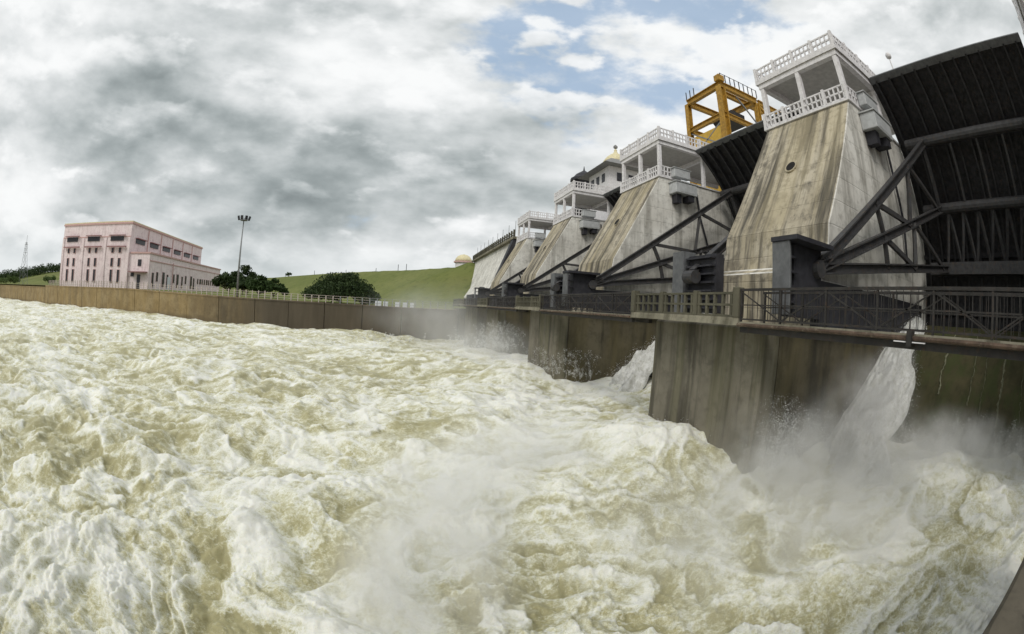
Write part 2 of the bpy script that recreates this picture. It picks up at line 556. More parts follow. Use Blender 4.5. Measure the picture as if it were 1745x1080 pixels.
# reddish strip of bare earth along the top of the wall
ev, ef = [], []
pxs = np.linspace(-300, 11, 90)
for i, x in enumerate(pxs):
    for k, t in enumerate((0.5, 5.5)):
        y = wall_y(x) + t
        ev.append((float(x), y, float(terrain_z(x, y)) + 0.06 + 0.25 * 0 + max(0, 0.25 * math.sin(x * 0.03) * min(1, t / 60))))
ef = [(2 * i, 2 * i + 2, 2 * i + 3, 2 * i + 1) for i in range(len(pxs) - 1)]
tag(MB().add(ev, ef).build('path', M['earth']), 'bare reddish earth path behind the river fence', kind='structure')

# earth embankment of the dam
CREST = [(19.5, 122), (19, 150), (2, 182), (-28, 219), (-126, 357), (-330, 640), (-700, 1150)]
CZ = [13.3, 13.3, 13.5, 13.7, 14.2, 15, 16]
mb = MB()
rows = []
for i, (x, y) in enumerate(CREST):
    a = Vector(CREST[max(i - 1, 0)] + (0,))
    b = Vector(CREST[min(i + 1, len(CREST) - 1)] + (0,))
    d = (b - a).normalized()
    nrm = Vector((-d.y, d.x, 0))
    if nrm.x > 0:
        nrm = -nrm
    c = Vector((x, y, CZ[i]))
    rows.append([c - nrm * 26 + Vector((0, 0, -12)), c - nrm * 7, c, c + nrm * 14 + Vector((0, 0, -6.4)), c + nrm * 16 + Vector((0, 0, -6.6)), c + nrm * 34 + Vector((0, 0, -15.5))])
rows[0] = [Vector((20.1, 104, -2)), Vector((20.1, 102, -2)), Vector((19, 99, -2)), Vector((14, 99, -2)), Vector((13, 99, -2)), Vector((0, 104, -2.2))]
rows.insert(1, [Vector((24, 124, 1)), Vector((22, 124, 12.6)), Vector((18.4, 124, 12.6)), Vector((5, 128, 6.6)), Vector((3, 128, 6.4)), Vector((-15, 132, -2.2))])
dense = []
for i in range(len(rows) - 1):
    nseg = 14
    for k in range(nseg + (1 if i == len(rows) - 2 else 0)):
        f_ = k / nseg
        dense.append([rows[i][j].lerp(rows[i + 1][j], f_) for j in range(6)])
ev = [p + Vector((0, 0, random.uniform(-.12, .12))) for r_ in dense for p in r_]
ef = [(i * 6 + j, i * 6 + j + 1, (i + 1) * 6 + j + 1, (i + 1) * 6 + j) for i in range(len(dense) - 1) for j in range(5)]
tag(MB().add(ev, ef).build('embankment', M['grass'], smooth=True), 'long grassy earth embankment sloping down behind the river wall', kind='structure')

# ------------------------------------------------------------------ river wall: stepped panels with recessed joints, coping
wallT = thing('river_wall', (-37, 88, -6), 'long stained ochre and dark concrete wall lining the far bank of the river', 'river wall')
cuts = [-300]
while cuts[-1] < 4:
    x = cuts[-1]
    cuts.append(x + (13 if x < -120 else 9.5 if x < -40 else 8.0))
cuts[-1] = 11.0
for i in range(len(cuts) - 1):
    xa, xb = cuts[i] + 0.06, cuts[i + 1] - 0.06
    dq = 0.05 * ((i * 7) % 3 - 1)
    ya, yb = wall_y(xa) + dq, wall_y(xb) + dq
    za, zb = wall_top(xa) - 0.35, wall_top(xb) - 0.35
    if xb < -128:
        za -= 0.5
        zb -= 0.5
    v = [(xa, ya, -13), (xb, yb, -13), (xb, yb, zb), (xa, ya, za), (xa, ya + 1.6, -13), (xb, yb + 1.6, -13), (xb, yb + 1.6, zb), (xa, ya + 1.6, za)]
    MB().add(v, [(0, 1, 2, 3), (5, 4, 7, 6), (3, 2, 6, 7), (0, 3, 7, 4), (1, 5, 6, 2), (4, 5, 1, 0)]).build('wall_panel', M['wall'], wallT)
    za += 0.003
    zb += 0.003
    v = [(xa, ya - .12, za), (xb, yb - .12, zb), (xb, yb - .12, zb + .3), (xa, ya - .12, za + .3), (xa, ya + 1.7, za), (xb, yb + 1.7, zb), (xb, yb + 1.7, zb + .3), (xa, ya + 1.7, za + .3)]
    MB().add(v, [(0, 1, 2, 3), (5, 4, 7, 6), (3, 2, 6, 7), (0, 3, 7, 4), (1, 5, 6, 2), (4, 5, 1, 0)]).build('coping', M['wall'], wallT)
MB().box(11.1, 84.6, -13, 13.2, 93, -0.8).build('return_wall', M['wall_dark'], wallT)

# ------------------------------------------------------------------ gate piers
def rail_panel(mb_rails, mb_bal, a, b, z0, z1, nrails=3, dx=0.34, w=0.10):
    a, b = Vector((a[0], a[1], 0)), Vector((b[0], b[1], 0))
    L = (b - a).length
    for k in range(nrails):
        z = z0 + (z1 - z0) * (0.10 + 0.86 * k / (nrails - 1)) - 0.02
        mb_rails.beam(a + Vector((0, 0, z)), b + Vector((0, 0, z)), w, w * 0.95)
    n = max(1, int(L / dx))
    for k in range(n):
        p = a.lerp(b, (k + 0.5) / n)
        mb_bal.box(p.x - 0.045, p.y - 0.045, z0 + 0.02, p.x + 0.045, p.y + 0.045, z1 - 0.1)


def parapet(root, segs, z0, z1, bays, name):
    """painted concrete parapet: posts and rails are parts, the small balusters are joined"""
    bal = MB()
    first = None
    for (a, b), nb in zip(segs, bays):
        A, B = Vector((*a, 0)), Vector((*b, 0))
        for k in range(nb + 1):
            if k == 0 and first is not None:
                continue
            p = A.lerp(B, k / nb)
            MB().box(p.x - .10, p.y - .10, z0, p.x + .10, p.y + .10, z1 + .06).build('parapet_post', M['white'], root)
        first = True
        for q in range(3):
            z = z0 + (z1 - z0) * (0.08, 0.50, 0.93)[q]
            MB().beam(A + Vector((0, 0, z)), B + Vector((0, 0, z)), 0.10, 0.10).build(name, M['white'], root)
        n = int((B - A).length / 0.36)
        for k in range(n):
            p = A.lerp(B, (k + .5) / n)
            bal.box(p.x - .05, p.y - .05, z0 + .03, p.x + .05, p.y + .05, z1 - .08)
    tag(bal.build('baluster', M['white'], root), kind='stuff')


def make_pier(y0, y1, label):
    c = (y0 + y1) / 2
    root = thing('dam_pier', (20, c, -8), label, 'dam pier', 'concrete piers between the dam gates')
    # body with sloping nose; material 1 on the sloped downstream face
    prof = [(35, -0.169), (35, 12.05), (20.2, 12.05), (15.75, 4.3), (15.45, 2.45), (14.95, 2.25), (14.95, -0.166), (15.0, -0.169)]
    n = len(prof)
    b = MB()
    v = [(x, y0, z) for x, z in prof] + [(x, y1, z) for x, z in prof]
    b.add(v, [])
    for i in range(n):
        b.cur = 1 if i in (2, 3, 4, 5) else 0
        b.add([], [])
        b.f.append((i, (i + 1) % n, n + (i + 1) % n, n + i))
        b.m.append(b.cur)
    for q in (tuple(range(n))[::-1], tuple(range(n, 2 * n))):
        b.f.append(q)
        b.m.append(0)
    b.build('pier_body', [M['pier'], M['slope']], root, bevel=0.05)
    # long tail wall below the walkway
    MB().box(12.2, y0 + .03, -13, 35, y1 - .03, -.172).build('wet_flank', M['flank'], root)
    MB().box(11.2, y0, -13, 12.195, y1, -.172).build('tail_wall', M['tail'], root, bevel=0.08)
    # raised edge strips down the sloping face
    # drain hole: short pipe let into the slope
    hx, hz = 17.95, 8.13
    d = Vector((-0.867, 0, 0.498))
    ring = MB()
    cpt = Vector((hx, c + 0.1, hz))
    ring.tube([cpt + d * -0.02, cpt + d * 0.10], [0.42, 0.42], 14).build('drain_pipe', M['slope'], root)
    MB().tube([cpt + d * 0.08, cpt + d * 0.112], [0.33, 0.33], 14).build('drain_hole', M['black'], root)
    # balcony floor lip
    MB().box(20.05, y0 - .12, 12.052, 33, y1 + .12, 12.17).build('balcony_floor', M['white'], root)
    parapet(root, [((22.4, y0 - .02), (20.17, y0 - .02)), ((20.17, y0 - .02), (20.17, y1 + .02)), ((20.17, y1 + .02), (22.4, y1 + .02))], 12.17, 13.2, [1, 4, 1], 'balcony_rail')
    # columns
    for (x, y) in ((20.38, y0 + .15), (20.38, c), (20.38, y1 - .15), (25.5, y0 + .15), (25.5, y1 - .15), (31, y0 + .15), (31, y1 - .15)):
        MB().box(x - .16, y - .16, 12.17, x + .17, y + .17, 15.25).build('column', M['white'], root, bevel=0.03)
    # roof slab with edge beams
    ya, yb = y0 - .25, y1 + .25
    MB().box(20.15, ya + .06, 15.62, 33.5, yb - .06, 15.88).build('roof_slab', M['soffit'], root)
    MB().box(20.10, ya, 15.60, 20.14, yb, 15.98).build('roof_fascia', M['white'], root)
    for (x0, yy0, x1, yy1) in ((20.2, ya + .15, 20.6, yb - .15), (20.61, ya + .15, 33.4, ya + .55), (20.61, yb - .55, 33.4, yb - .15), (26, ya + .56, 26.3, yb - .56)):
        MB().box(x0, yy0, 15.25, x1, yy1, 15.615).build('roof_beam', M['white'], root)
    MB().box(20.145, ya, 15.60, 33.5, ya + .05, 15.98).build('roof_fascia', M['white'], root)
    MB().box(20.145, yb - .05, 15.60, 33.5, yb, 15.98).build('roof_fascia', M['white'], root)
    parapet(root, [((33, ya + .1), (20.22, ya + .1)), ((20.22, ya + .1), (20.22, yb - .1)), ((20.22, yb - .1), (33, yb - .1))], 15.885, 16.9, [8, 4, 8], 'roof_rail')
    # hoist cabinets on the flank facing the near gate
    cb = MB().box(21.2, y0 - 1.15, 10.6, 23.6, y0 - .02, 11.6).build('hoist_cabinet', M['cab'], root, bevel=0.04)
    MB().box(21.1, y0 - 1.22, 11.61, 23.7, y0 - .03, 11.68).build('cabinet_lid', M['cab'], cb)
    MB().box(21.5, y0 - 1.17, 10.75, 23.3, y0 - 1.153, 11.45).build('cabinet_door', M['cab'], cb)
    c2 = MB().box(21.4, y0 - .7, 12.2, 23.2, y0 - .125, 13.0).build('hoist_cabinet', M['cab'], root, bevel=0.04)
    MB().box(21.3, y0 - .76, 13.01, 23.3, y0 - .13, 13.07).build('cabinet_lid', M['cab'], c2)
    for k in range(2):
        MB().box(21.5 + k * 1.2, y0 - .8 - .2 * k, 9.8 + .25 * k, 22.0 + k * 1.3, y0 - .05, 10.595).build('cabinet_bracket', M['boxdark'], root)
    MB().tube([(24.2, y0 - .2, 11.5), (24.6, y0 - .25, 9.0), (25.5, y0 - .25, 6.5), (25.9, y0 - .2, 3.5)], .09, 6).build('cable_conduit', M['boxdark'], root)
    # anchor girders that carry the gate pivots on both flanks
    mid = 2.75
    MB().box(11.5, y0 - .85, 0.3, 11.62, y0 - .02, mid).build('anchor_plate', M['box'], root, bevel=0.02)
    MB().box(11.45, y0 - 1.25, mid + .004, 14.0, y0 - .02, mid + .16).build('anchor_flange', M['boxdark'], root)
    MB().box(12.1, y0 - .6, 0.25, 14.0, y0 - .02, mid - .003).build('anchor_girder', M['boxdark'], root)
    for k in range(4):
        MB().box(11.63, y0 - .8, 0.7 + k * .5, 12.09, y0 - .05, .77 + k * .5).build('stiffener', M['boxdark'], root)
    MB().box(14.1, y0 - .45, -.1, 28.5, y0 - .02, 1.7).build('flank_shade_box', M['boxdark'], root)  # dark box added to stand in for the shade low on the near flank
    ga = MB().box(14.3, y1 - .75, 0.3, 14.85, y1 + 1.5, 3.25).build('anchor_girder', M['boxdark'], root)
    MB().box(14.86, y1 + .02, 0.3, 16.5, y1 + 1.5, 3.2).build('anchor_block', M['boxdark'], root)
    for k in range(7):
        z = .5 + k * .42
        MB().box(14.02, y1 - .7, z, 14.29, y1 + 1.45, z + .09).build('stiffener', M['boxdark'], root)
    MB().box(13.9, y1 + 1.52, 0.2, 14.8, y1 + 2.5, 3.5).build('anchor_plate', M['box'], root, bevel=0.02)
    return root


PL = ['biggest stained concrete pier, white balcony on top, its square tail wall standing in foam',
      'second concrete pier from the viewer, its roof terrace just below the yellow crane',
      'third concrete pier from the viewer, its roof terrace in front of a small dark cupola',
      'smallest and farthest concrete pier, beside the pale sloping dam wall']
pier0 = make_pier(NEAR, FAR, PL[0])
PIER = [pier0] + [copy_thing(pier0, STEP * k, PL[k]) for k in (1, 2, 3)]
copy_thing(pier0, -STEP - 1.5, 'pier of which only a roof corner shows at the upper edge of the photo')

# ------------------------------------------------------------------ radial gates
TX, TZ = 13.54, 2.05
RS, RG = 17.5, 16.4


def gp(r_, deg, y):
    a = math.radians(deg)
    return Vector((TX + r_ * math.cos(a), y, TZ + r_ * math.sin(a)))


def make_gate(y0, y1, label):
    """steel gate between the faces y0 < y1"""
    c = (y0 + y1) / 2
    root = thing('radial_gate', (27, c, 0), label, 'dam gate', 'curved steel spillway gates')
    A0, A1 = -5.3, 50.1
    y0 += .06
    y1 -= .06
    nseg = 20
    prof = [gp(RS + .12, A0 + (A1 - A0) * k / nseg, 0) for k in range(nseg + 1)] + [gp(RS, A1 - (A1 - A0) * k / nseg, 0) for k in range(nseg + 1)]
    MB().prism_y([(p.x, p.z) for p in prof], y0, y1).build('skin_plate', M['gate'], root)
    # top lip
    MB().beam(gp(RS - .05, A1 + .35, y0), gp(RS - .05, A1 + .35, y1), .5, .14, (0.6, 0, 0.8)).build('top_lip', M['box'], root)
    # vertical ribs following the curve
    nr = 12
    for i in range(nr):
        y = y0 + (y1 - y0) * (i + .5) / nr
        rb = MB()
        pts = [gp(RS, A0 + (A1 - A0) * k / 12, y) for k in range(13)]
        pin = [gp(RS - .26, A0 + (A1 - A0) * k / 12, y) for k in range(13)]
        v = []
        for p, q in zip(pts, pin):
            v += [p - Vector((0, .03, 0)), p + Vector((0, .03, 0)), q + Vector((0, .03, 0)), q - Vector((0, .03, 0)),]
        f = []
        for k in range(12):
            for j in range(4):
                f.append((k * 4 + j, k * 4 + (j + 1) % 4, (k + 1) * 4 + (j + 1) % 4, (k + 1) * 4 + j))
        rb.add(v, f)
        v = []
        for k in range(13):
            q = gp(RS - .27, A0 + (A1 - A0) * k / 12, y)
            q2 = gp(RS - .33, A0 + (A1 - A0) * k / 12, y)
            v += [q - Vector((0, .07, 0)), q + Vector((0, .07, 0)), q2 + Vector((0, .07, 0)), q2 - Vector((0, .07, 0))]
        rb.add(v, f)
        rb.build('rib', M['rib'], root)
    for k in range(2):
        a = (10, -2)[k]
        MB().beam(gp(RS - .16, a, y0), gp(RS - .16, a, y1), .30, .10, (1, 0, 0)).build('stringer', M['gate'], root)
    # three main girders
    GA = (35.5, 20.5, 7.3)
    for j, a in enumerate(GA):
        p0, p1 = gp(RG, a, y0 + .7), gp(RG, a, y1 - .9)
        rad = Vector((math.cos(math.radians(a)), 0, math.sin(math.radians(a))))
        g = MB()
        if j < 2:
            g.tube([p0, p1], .36, 12)
        else:
            g.beam(p0, p1, 0.9, 0.75)
        g.build('girder', M['arm'], root, smooth=False)
    # arms on each side, from the pivot to the girders
    for s in (-1, 1):
        ye = y0 if s < 0 else y1
        yt = ye + (.5 if s < 0 else -.5)
        yg = ye + (2.4 if s < 0 else -2.4)
        T = Vector((TX, yt, TZ))
        MB().tube([(TX + .1, ye + (.02 if s < 0 else -.02), TZ), (TX + .1, ye + (.8 if s < 0 else -.8), TZ)], .34, 14).build('pivot_hub', M['arm'], root)
        J = [gp(RG, a, yg) for a in GA]
        for j in range(3):
            MB().ibeam(T + (J[j] - T).normalized() * .4, J[j], .38, .44, (0, 0, 1), .07).build('arm', M['arm'], root)
        # bracing between the arms
        for (ja, fa, jb, fb) in ((0, .38, 1, .38), (0, .38, 1, .60), (0, .72, 1, .60), (0, .72, 1, .95), (1, .38, 2, .38), (1, .38, 2, .60), (1, .64, 2, .60), (1, .64, 2, .92), (0, .97, 1, .97)):
            MB().beam(T.lerp(J[ja], fa), T.lerp(J[jb], fb), .20, .24).build('arm_brace', M['arm'], root)
    # lattice between the middle and lower girder
    n = 7
    yL, yR = y0 + 2.3, y1 - 2.3
    for i in range(n):
        ya = yL + (yR - yL) * i / n
        yb = yL + (yR - yL) * (i + .5) / n
        yc = yL + (yR - yL) * (i + 1) / n
        MB().beam(gp(RG, GA[2], ya), gp(RG, GA[1], yb), .20, .18).build('lattice_bar', M['arm'], root)
        MB().beam(gp(RG, GA[1], yb), gp(RG, GA[2], yc), .20, .18).build('lattice_bar', M['arm'], root)
    # posts between upper and middle girder
    for i in range(5):
        y = yL + (yR - yL) * i / 4
        MB().beam(gp(RG, GA[0], y), gp(RG, GA[1], y), .16, .22).build('girder_post', M['arm'], root)
    # tie beam between the pivots
    return root


GL = ['biggest dark steel gate, ribs and lattice girders fully in view, nearest the viewer',
      'dark steel gate between the pier with the nearest balcony and the second pier',
      'dark steel gate between the second and third pier, mostly hidden by the second',
      'farthest dark steel gate, between the third and the smallest pier']
gate0 = make_gate(FAR - STEP - .55, NEAR, GL[0])
gate1 = make_gate(FAR, NEAR + STEP, GL[1])
for k in (1, 2):
    copy_thing(gate1, STEP * k, GL[1 + k])

# ------------------------------------------------------------------ spillway chutes under the gates
OG = [(36, -13), (36, .3), (33.0, .6), (29.5, .55), (27.2, .1), (25.6, -.9), (24.4, -2.4), (23.3, -4.2), (22.2, -6.5), (20.5, -9.5), (17, -13)]
SL = ['olive green concrete chute with trickles below the biggest gate', 'dark wet concrete chute below the gate between first and second pier',
      'dark wet chute below the gate between second and third pier', 'dark wet chute below the farthest gate']
for k in range(4):
    ya = (FAR - STEP - .55 if k == 0 else FAR + STEP * (k - 1)) + .003
    yb = NEAR + STEP * k - .003
    root = thing('spillway_chute', (24, (ya + yb) / 2, -8), SL[k], 'spillway', 'spillway chutes under the gates')
    o = MB().prism_y(OG, ya, yb).build('chute_surface', M['spill'], root)


# ------------------------------------------------------------------ walkway in front of the piers
XD0, XD1 = 9.8, 11.15
def make_span(y0, y1, label):
    root = thing('footbridge_span', (10.5, (y0 + y1) / 2, -.3), label, 'footbridge', 'footbridge spans over the bays')
    MB().box(XD0 + .06, y0, -.18, XD1, y1, -.02).build('deck_slab', M['deck'], root)
    MB().box(XD0 + .10, y0 + .01, -.36, XD0 + .26, y1 - .01, -.184).build('deck_beam', M['rail'], root)
    MB().box(XD1 - .3, y0 + .01, -.36, XD1 - .12, y1 - .01, -.184).build('deck_beam', M['rail'], root)
    MB().tube([(XD0 - .02, y0, -.12), (XD0 - .02, y1, -.12)], .055, 8).build('pipe', M['rust'], root)
    for x in (XD0 + .08, XD1 - .08):
        n = int((y1 - y0) / 1.65)
        for k in range(n + 1):
            y = y0 + .06 + (y1 - y0 - .12) * k / n
            MB().box(x - .03, y - .03, -.02, x + .03, y + .03, .96).build('rail_post', M['rail'], root)
            if k < n:
                yb = y0 + .06 + (y1 - y0 - .12) * (k + 1) / n
                a, b = (y, yb) if k % 2 else (yb, y)
                MB().beam((x, a, .05), (x, b, .9), .035).build('rail_diagonal', M['rail'], root)
        for z, w in ((.97, .075), (.5, .035), (.06, .05)):
            MB().beam((x, y0, z), (x, y1, z), w).build('handrail', M['rail'], root)
        mesh_ = MB()
        nn = int((y1 - y0) / .22)
        for k in range(nn):
            y = y0 + (y1 - y0) * (k + .5) / nn
            mesh_.box(x - .007, y - .009, .08, x + .007, y + .009, .95)
        tag(mesh_.build('rail_bar', M['rail'], root), kind='stuff')
    return root


FL = ['dark railed footbridge span with rusty pipe, over the bay nearest the viewer', 'dark railed footbridge span between the first and second pier tails',
      'dark railed footbridge span between the second and third pier tails', 'far footbridge span between the third and the smallest pier', 'last footbridge span, from the smallest pier to the river wall']
s0 = make_span(FAR - STEP - .55, NEAR - .02, FL[0])
s1 = make_span(FAR + .02, NEAR + STEP - .02, FL[1])
for k in (1, 2):
    copy_thing(s1, STEP * k, FL[1 + k])
make_span(FAR + 3 * STEP + .02, 84.9, FL[4])
# clamp on the pipe
cl_ = thing('pipe_clamp', (9.7, 3.45, -.25), 'small dark clamp with white plates on the rusty pipe', 'pipe clamp')
MB().box(9.62, 3.38, -.30, 9.9, 3.52, .05).build('clamp_body', M['rail'], cl_)
MB().box(9.66, 3.0, -.215, 9.74, 3.36, -.19).build('clamp_plate', M['white'], cl_)
MB().box(9.66, 3.54, -.215, 9.74, 3.9, -.19).build('clamp_plate', M['white'], cl_)


def make_balustrade(y0, y1, label):
    root = thing('balustrade', (10, (y0 + y1) / 2, -.3), label, 'balustrade', 'concrete balustrades on the pier tails')
    MB().box(XD0, y0, -.14, XD1, y1, -.02).build('walk_slab', M['deck'], root)
    MB().box(XD0 + .02, y0 + .02, -.02 + .003, XD0 + .24, y1 - .02, .10).build('plinth', M['deck'], root)
    x = XD0 + .13
    n = 3
    for k in range(n + 1):
        y = y0 + .14 + (y1 - y0 - .28) * k / n
        w = .15 if k in (0, n) else .11
        MB().box(x - w, y - w, .10, x + w, y + w, 1.06 if k in (0, n) else .98).build('balustrade_post', M['balu'], root, bevel=.02)
    for z in (.14, .50, .88):
        MB().beam((x, y0 + .3, z), (x, y1 - .3, z), .12, .075).build('balustrade_rail', M['balu'], root)
    m = 15
    for k in range(m):
        y = y0 + .45 + (y1 - y0 - .9) * k / (m - 1)
        MB().box(x - .05, y - .055, .10, x + .05, y + .055, .84).build('baluster', M['balu'], root)
    return root


BLB = ['dark concrete balustrade on the tail of the nearest pier', 'concrete balustrade on the tail of the second pier',
       'concrete balustrade on the tail of the third pier', 'concrete balustrade on the tail of the smallest pier']
b0 = make_balustrade(NEAR, FAR, BLB[0])
for k in (1, 2, 3):
    copy_thing(b0, STEP * k, BLB[k])

# ------------------------------------------------------------------ solid dam beyond the last pier
Y4 = FAR + 3 * STEP
dw = thing('dam_wall', (20, 100, -8), 'pale grey sloping dam wall with spiky railing, beyond the smallest pier', 'dam wall')
yc = [Y4 + .01, Y4 + 9, Y4 + 18, Y4 + 27, Y4 + 36, 132]
for k in range(5):
    a, b = yc[k] + .03, yc[k + 1] - .03
    MB().prism_y([(34, -12), (34, 12.9), (20.2, 12.9), (19.9, 11.5), (17.2, 4.5), (15.2, 2.0), (15.2, -12)], a, b).build('dam_block', M['pier'], dw)
MB().box(19.4, Y4 + .02, 12.92, 33, 126, 13.35).build('road_kerb', M['deck'], dw)
for k in range(26):
    y = Y4 + .6 + k * 1.9
    MB().box(19.5, y - .15, 13.352, 19.8, y + .15, 14.75).build('parapet_post', M['balu'], dw)
for z in (13.7, 14.2):
    MB().beam((19.65, Y4 + .2, z), (19.65, 125.5, z), .12, .14).build('parapet_rail', M['balu'], dw)
for k in range(9):
    y = Y4 + 3 + k * 5.4
    MB().tube([(20.5, y, 13.36), (20.5, y, 17.0)], .05, 6).build('light_post', M['galv'], dw)
MB().prism_y([(17.6, 1.2), (21.2, 12.5), (19.6, 12.95), (15.2, 1.6)], Y4 + .3, Y4 + 2.2).build('stair_flight', M['boxdark'], dw)
MB().box(12.4, Y4 + .5, -1.1, 13.5, 84.5, 2.0).build('base_block', M['boxdark'], dw)

# ------------------------------------------------------------------ road bridge behind the gates (carries the crane)
rb = thing('road_bridge', (36, 40, 12), 'road bridge behind the gates, carrying the yellow crane', 'bridge')
MB().box(34.05, -12, 12.0, 42, 126, 13.0).build('bridge_deck', M['soffit'], rb)
MB().box(34.1, -12, 13.003, 34.3, 126, 14.0).build('bridge_parapet', M['white'], rb)

# ------------------------------------------------------------------ yellow gantry crane
CX0, CX1, CY0, CY1 = 34.6, 41.5, 35.3, 42.6
S = 34.6 / 26.0
crane = thing('gantry_crane', (38, 39, 13), 'tall ochre yellow gantry crane standing on the dam behind the nearest pier', 'crane')
ZT, ZM, ZB = 29.5, 25.3, 13.01
for (x, y) in ((CX0, CY0), (CX0, CY1), (CX1, CY0), (CX1, CY1)):
    w = .95 if (x, y) == (CX0, CY0) else .7
    MB().ibeam((x, y, ZB), (x, y, ZT), w, w, (1, 0, 0), .12).build('leg', M['yellow'], crane)
for (a, b) in (((CX0, CY0), (CX0, CY1)), ((CX0, CY0), (CX1, CY0)), ((CX1, CY0), (CX1, CY1)), ((CX0, CY1), (CX1, CY1))):
    MB().ibeam((*a, ZT + .28), (*b, ZT + .28), .55, .9, (0, 0, 1), .1).build('top_beam', M['yellow'], crane)
    MB().ibeam((*a, ZM), (*b, ZM), .45, .7, (0, 0, 1), .1).build('mid_beam', M['yellow'], crane)
MB().ibeam((CX0 + 1.5, (CY0 + CY1) / 2 - 1.2, ZT + 1.0), (CX1 + 5, (CY0 + CY1) / 2 - 1.2, ZT + 1.0), .5, .8, (0, 0, 1), .1).build('trolley_beam', M['yellow'], crane)
tr_ = MB().box(CX0 + 2.6, CY0 + 1.2, ZM + .36, CX0 + 5.2, CY1 - 2.5, ZM + 2.0).build('hoist_trolley', M['boxdark'], crane)
MB().tube([(CX0 + 3, CY0 + 1.0, ZM + 1.4), (CX0 + 3, CY1 - 2.3, ZM + 1.4)], .6, 12).build('winch_drum', M['rail'], tr_)
for (a, b) in (((CX0, CY1, ZM - 4.5), (CX0, CY0, ZM - .4)), ((CX0, CY0, ZM - 4.5), (CX0, CY1, ZM - .4)), ((CX1, CY1, ZM - 4.5), (CX1, CY0, ZM - .4)), ((CX0, CY1, ZM + .4), (CX1, CY1, ZT - .3)), ((CX1, CY0, ZM + .4), (CX0 + 3, CY0 + .2, ZT - .4))):
    MB().beam(a, b, .16, .16).build('tie_rod', M['galv'], crane)
MB().box(CX0 - .05, CY0 + .6, ZB, CX0 + .05, CY1 - .8, ZB + 11.0).build('side_sheet', M['yellow2'], crane)
MB().beam((CX0, CY0 + .5, ZM - 4.6), (CX0, CY1, ZM - 4.6), .4, .4).build('low_beam', M['yellow'], crane)
MB().tube([(CX0 - 1.2, CY0 - .6, ZB), (CX0 - 1.2, CY0 - .6, ZB + 6.4)], .22, 10).build('vent_pipe', M['white'], crane)
for k in range(9):
    x = CX0 + (CX1 - CX0) * k / 8
    MB().box(x - .05, CY0 - .35, ZT + .75, x + .05, CY0 - .25, ZT + 2.0).build('guard_post', M['rail'], crane)
for k in range(3):
    MB().box(CX0 - .05, CY1 + .1 - k * .9, ZT + .75, CX0 + .05, CY1 + .2 - k * .9, ZT + 2.2).build('guard_post', M['rail'], crane)
MB().beam((CX0, CY0 - .3, ZT + 1.95), (CX1, CY0 - .3, ZT + 1.95), .06).build('guard_rail', M['rail'], crane)
MB().box(CX0 - .5, CY0 - .5, ZT + .75, CX0 + .5, CY0 + .5, ZT + 1.6).build('motor_box', M['yellow'], crane)

for z_ in (ZT + .28, ZM):
    MB().ibeam((CX1 + .36, CY0, z_), (CX1 + 6.5, CY0, z_), .5, .8, (0, 0, 1), .1).build('cantilever_beam', M['yellow'], crane)
MB().beam((CX1 + 6.3, CY0, ZM), (CX1 + .3, CY0, ZT), .3, .3).build('cantilever_stay', M['yellow'], crane)
# lamp globe behind the first pier
lamp = thing('globe_lamp', (24.9, 7.4, 15.5), 'white globe lamp on a thin post above the biggest gate edge', 'lamp')
MB().tube([(24.9, 7.4, 15.5), (24.9, 7.4, 16.75)], .045, 8).build('lamp_post', M['white'], lamp)
MB().lathe((24.9, 7.4, 16.75), [(.06, 0), (.2, .1), (.24, .25), (.18, .42), (.05, .5)], 12).build('lamp_globe', M['white'], lamp, smooth=True)

# ------------------------------------------------------------------ gate house with pyramid roof and cupola, on the crest
gh = thing('gatehouse', (32, 57, 12), 'white gatehouse with flared grey roof and cream dome, behind the second pier', 'gatehouse')
gx, gy = 36.5, 68.5
MB().box(gx - 3.6, gy - 4.2, 12, gx + 3.6, gy + 4.2, 26.0).build('wall', M['white'], gh)
v = [(gx - 5.3, gy - 6.2, 26), (gx + 5.3, gy - 6.2, 26), (gx + 5.3, gy + 6.2, 26), (gx - 5.3, gy + 6.2, 26), (gx - 2.4, gy - 2.8, 28.2), (gx + 2.4, gy - 2.8, 28.2), (gx + 2.4, gy + 2.8, 28.2), (gx - 2.4, gy + 2.8, 28.2)]
MB().add(v, [(3, 2, 1, 0), (4, 5, 6, 7), (0, 1, 5, 4), (1, 2, 6, 5), (2, 3, 7, 6), (3, 0, 4, 7)]).build('roof', M['roof'], gh)
MB().lathe((gx, gy, 28.21), [(2.5, 0), (2.4, .5), (1.9, 1.2), (1.1, 1.9), (.5, 2.3), (.3, 2.7), (.32, 3.0), (.08, 3.3)], 16).build('dome', M['cream'], gh, smooth=True)
MB().lathe((gx, gy, 31.5), [(.1, 0), (.42, .2), (.42, .55), (.05, .9)], 10).build('finial', M['roof'], gh)
for k in range(3):
    y = gy - 2.6 + k * 2.3
    MB().box(gx - 3.66, y, 23.4, gx - 3.605, y + 1.2, 25.0).build('window', M['glass'], gh)
for k in range(2):
    x = gx - 2 + k * 2.4
    MB().box(x, gy - 4.26, 23.4, x + 1.2, gy - 4.205, 25.0).build('window', M['glass'], gh)
cu = thing('cupola', (34.5, 79, 12), 'small dark cupola with finial on the crest behind the third pier', 'cupola')
MB().lathe((34.5, 79, 12), [(2.2, 0), (2.2, 14.9), (2.9, 15.0), (2.9, 15.5), (2.3, 15.9), (1.7, 16.6), (.8, 17.2), (.2, 17.6), (.05, 18.6)], 12).build('cupola_dome', M['boxdark'], cu, smooth=False)
kk = thing('kiosk', (20, 150, 13), 'small round kiosk with cream dome at the end of the dam crest', 'kiosk')
MB().lathe((20.2, 150, 11.5), [(2.9, 0), (2.9, 3.3)], 14).build('kiosk_wall', M['white'], kk)
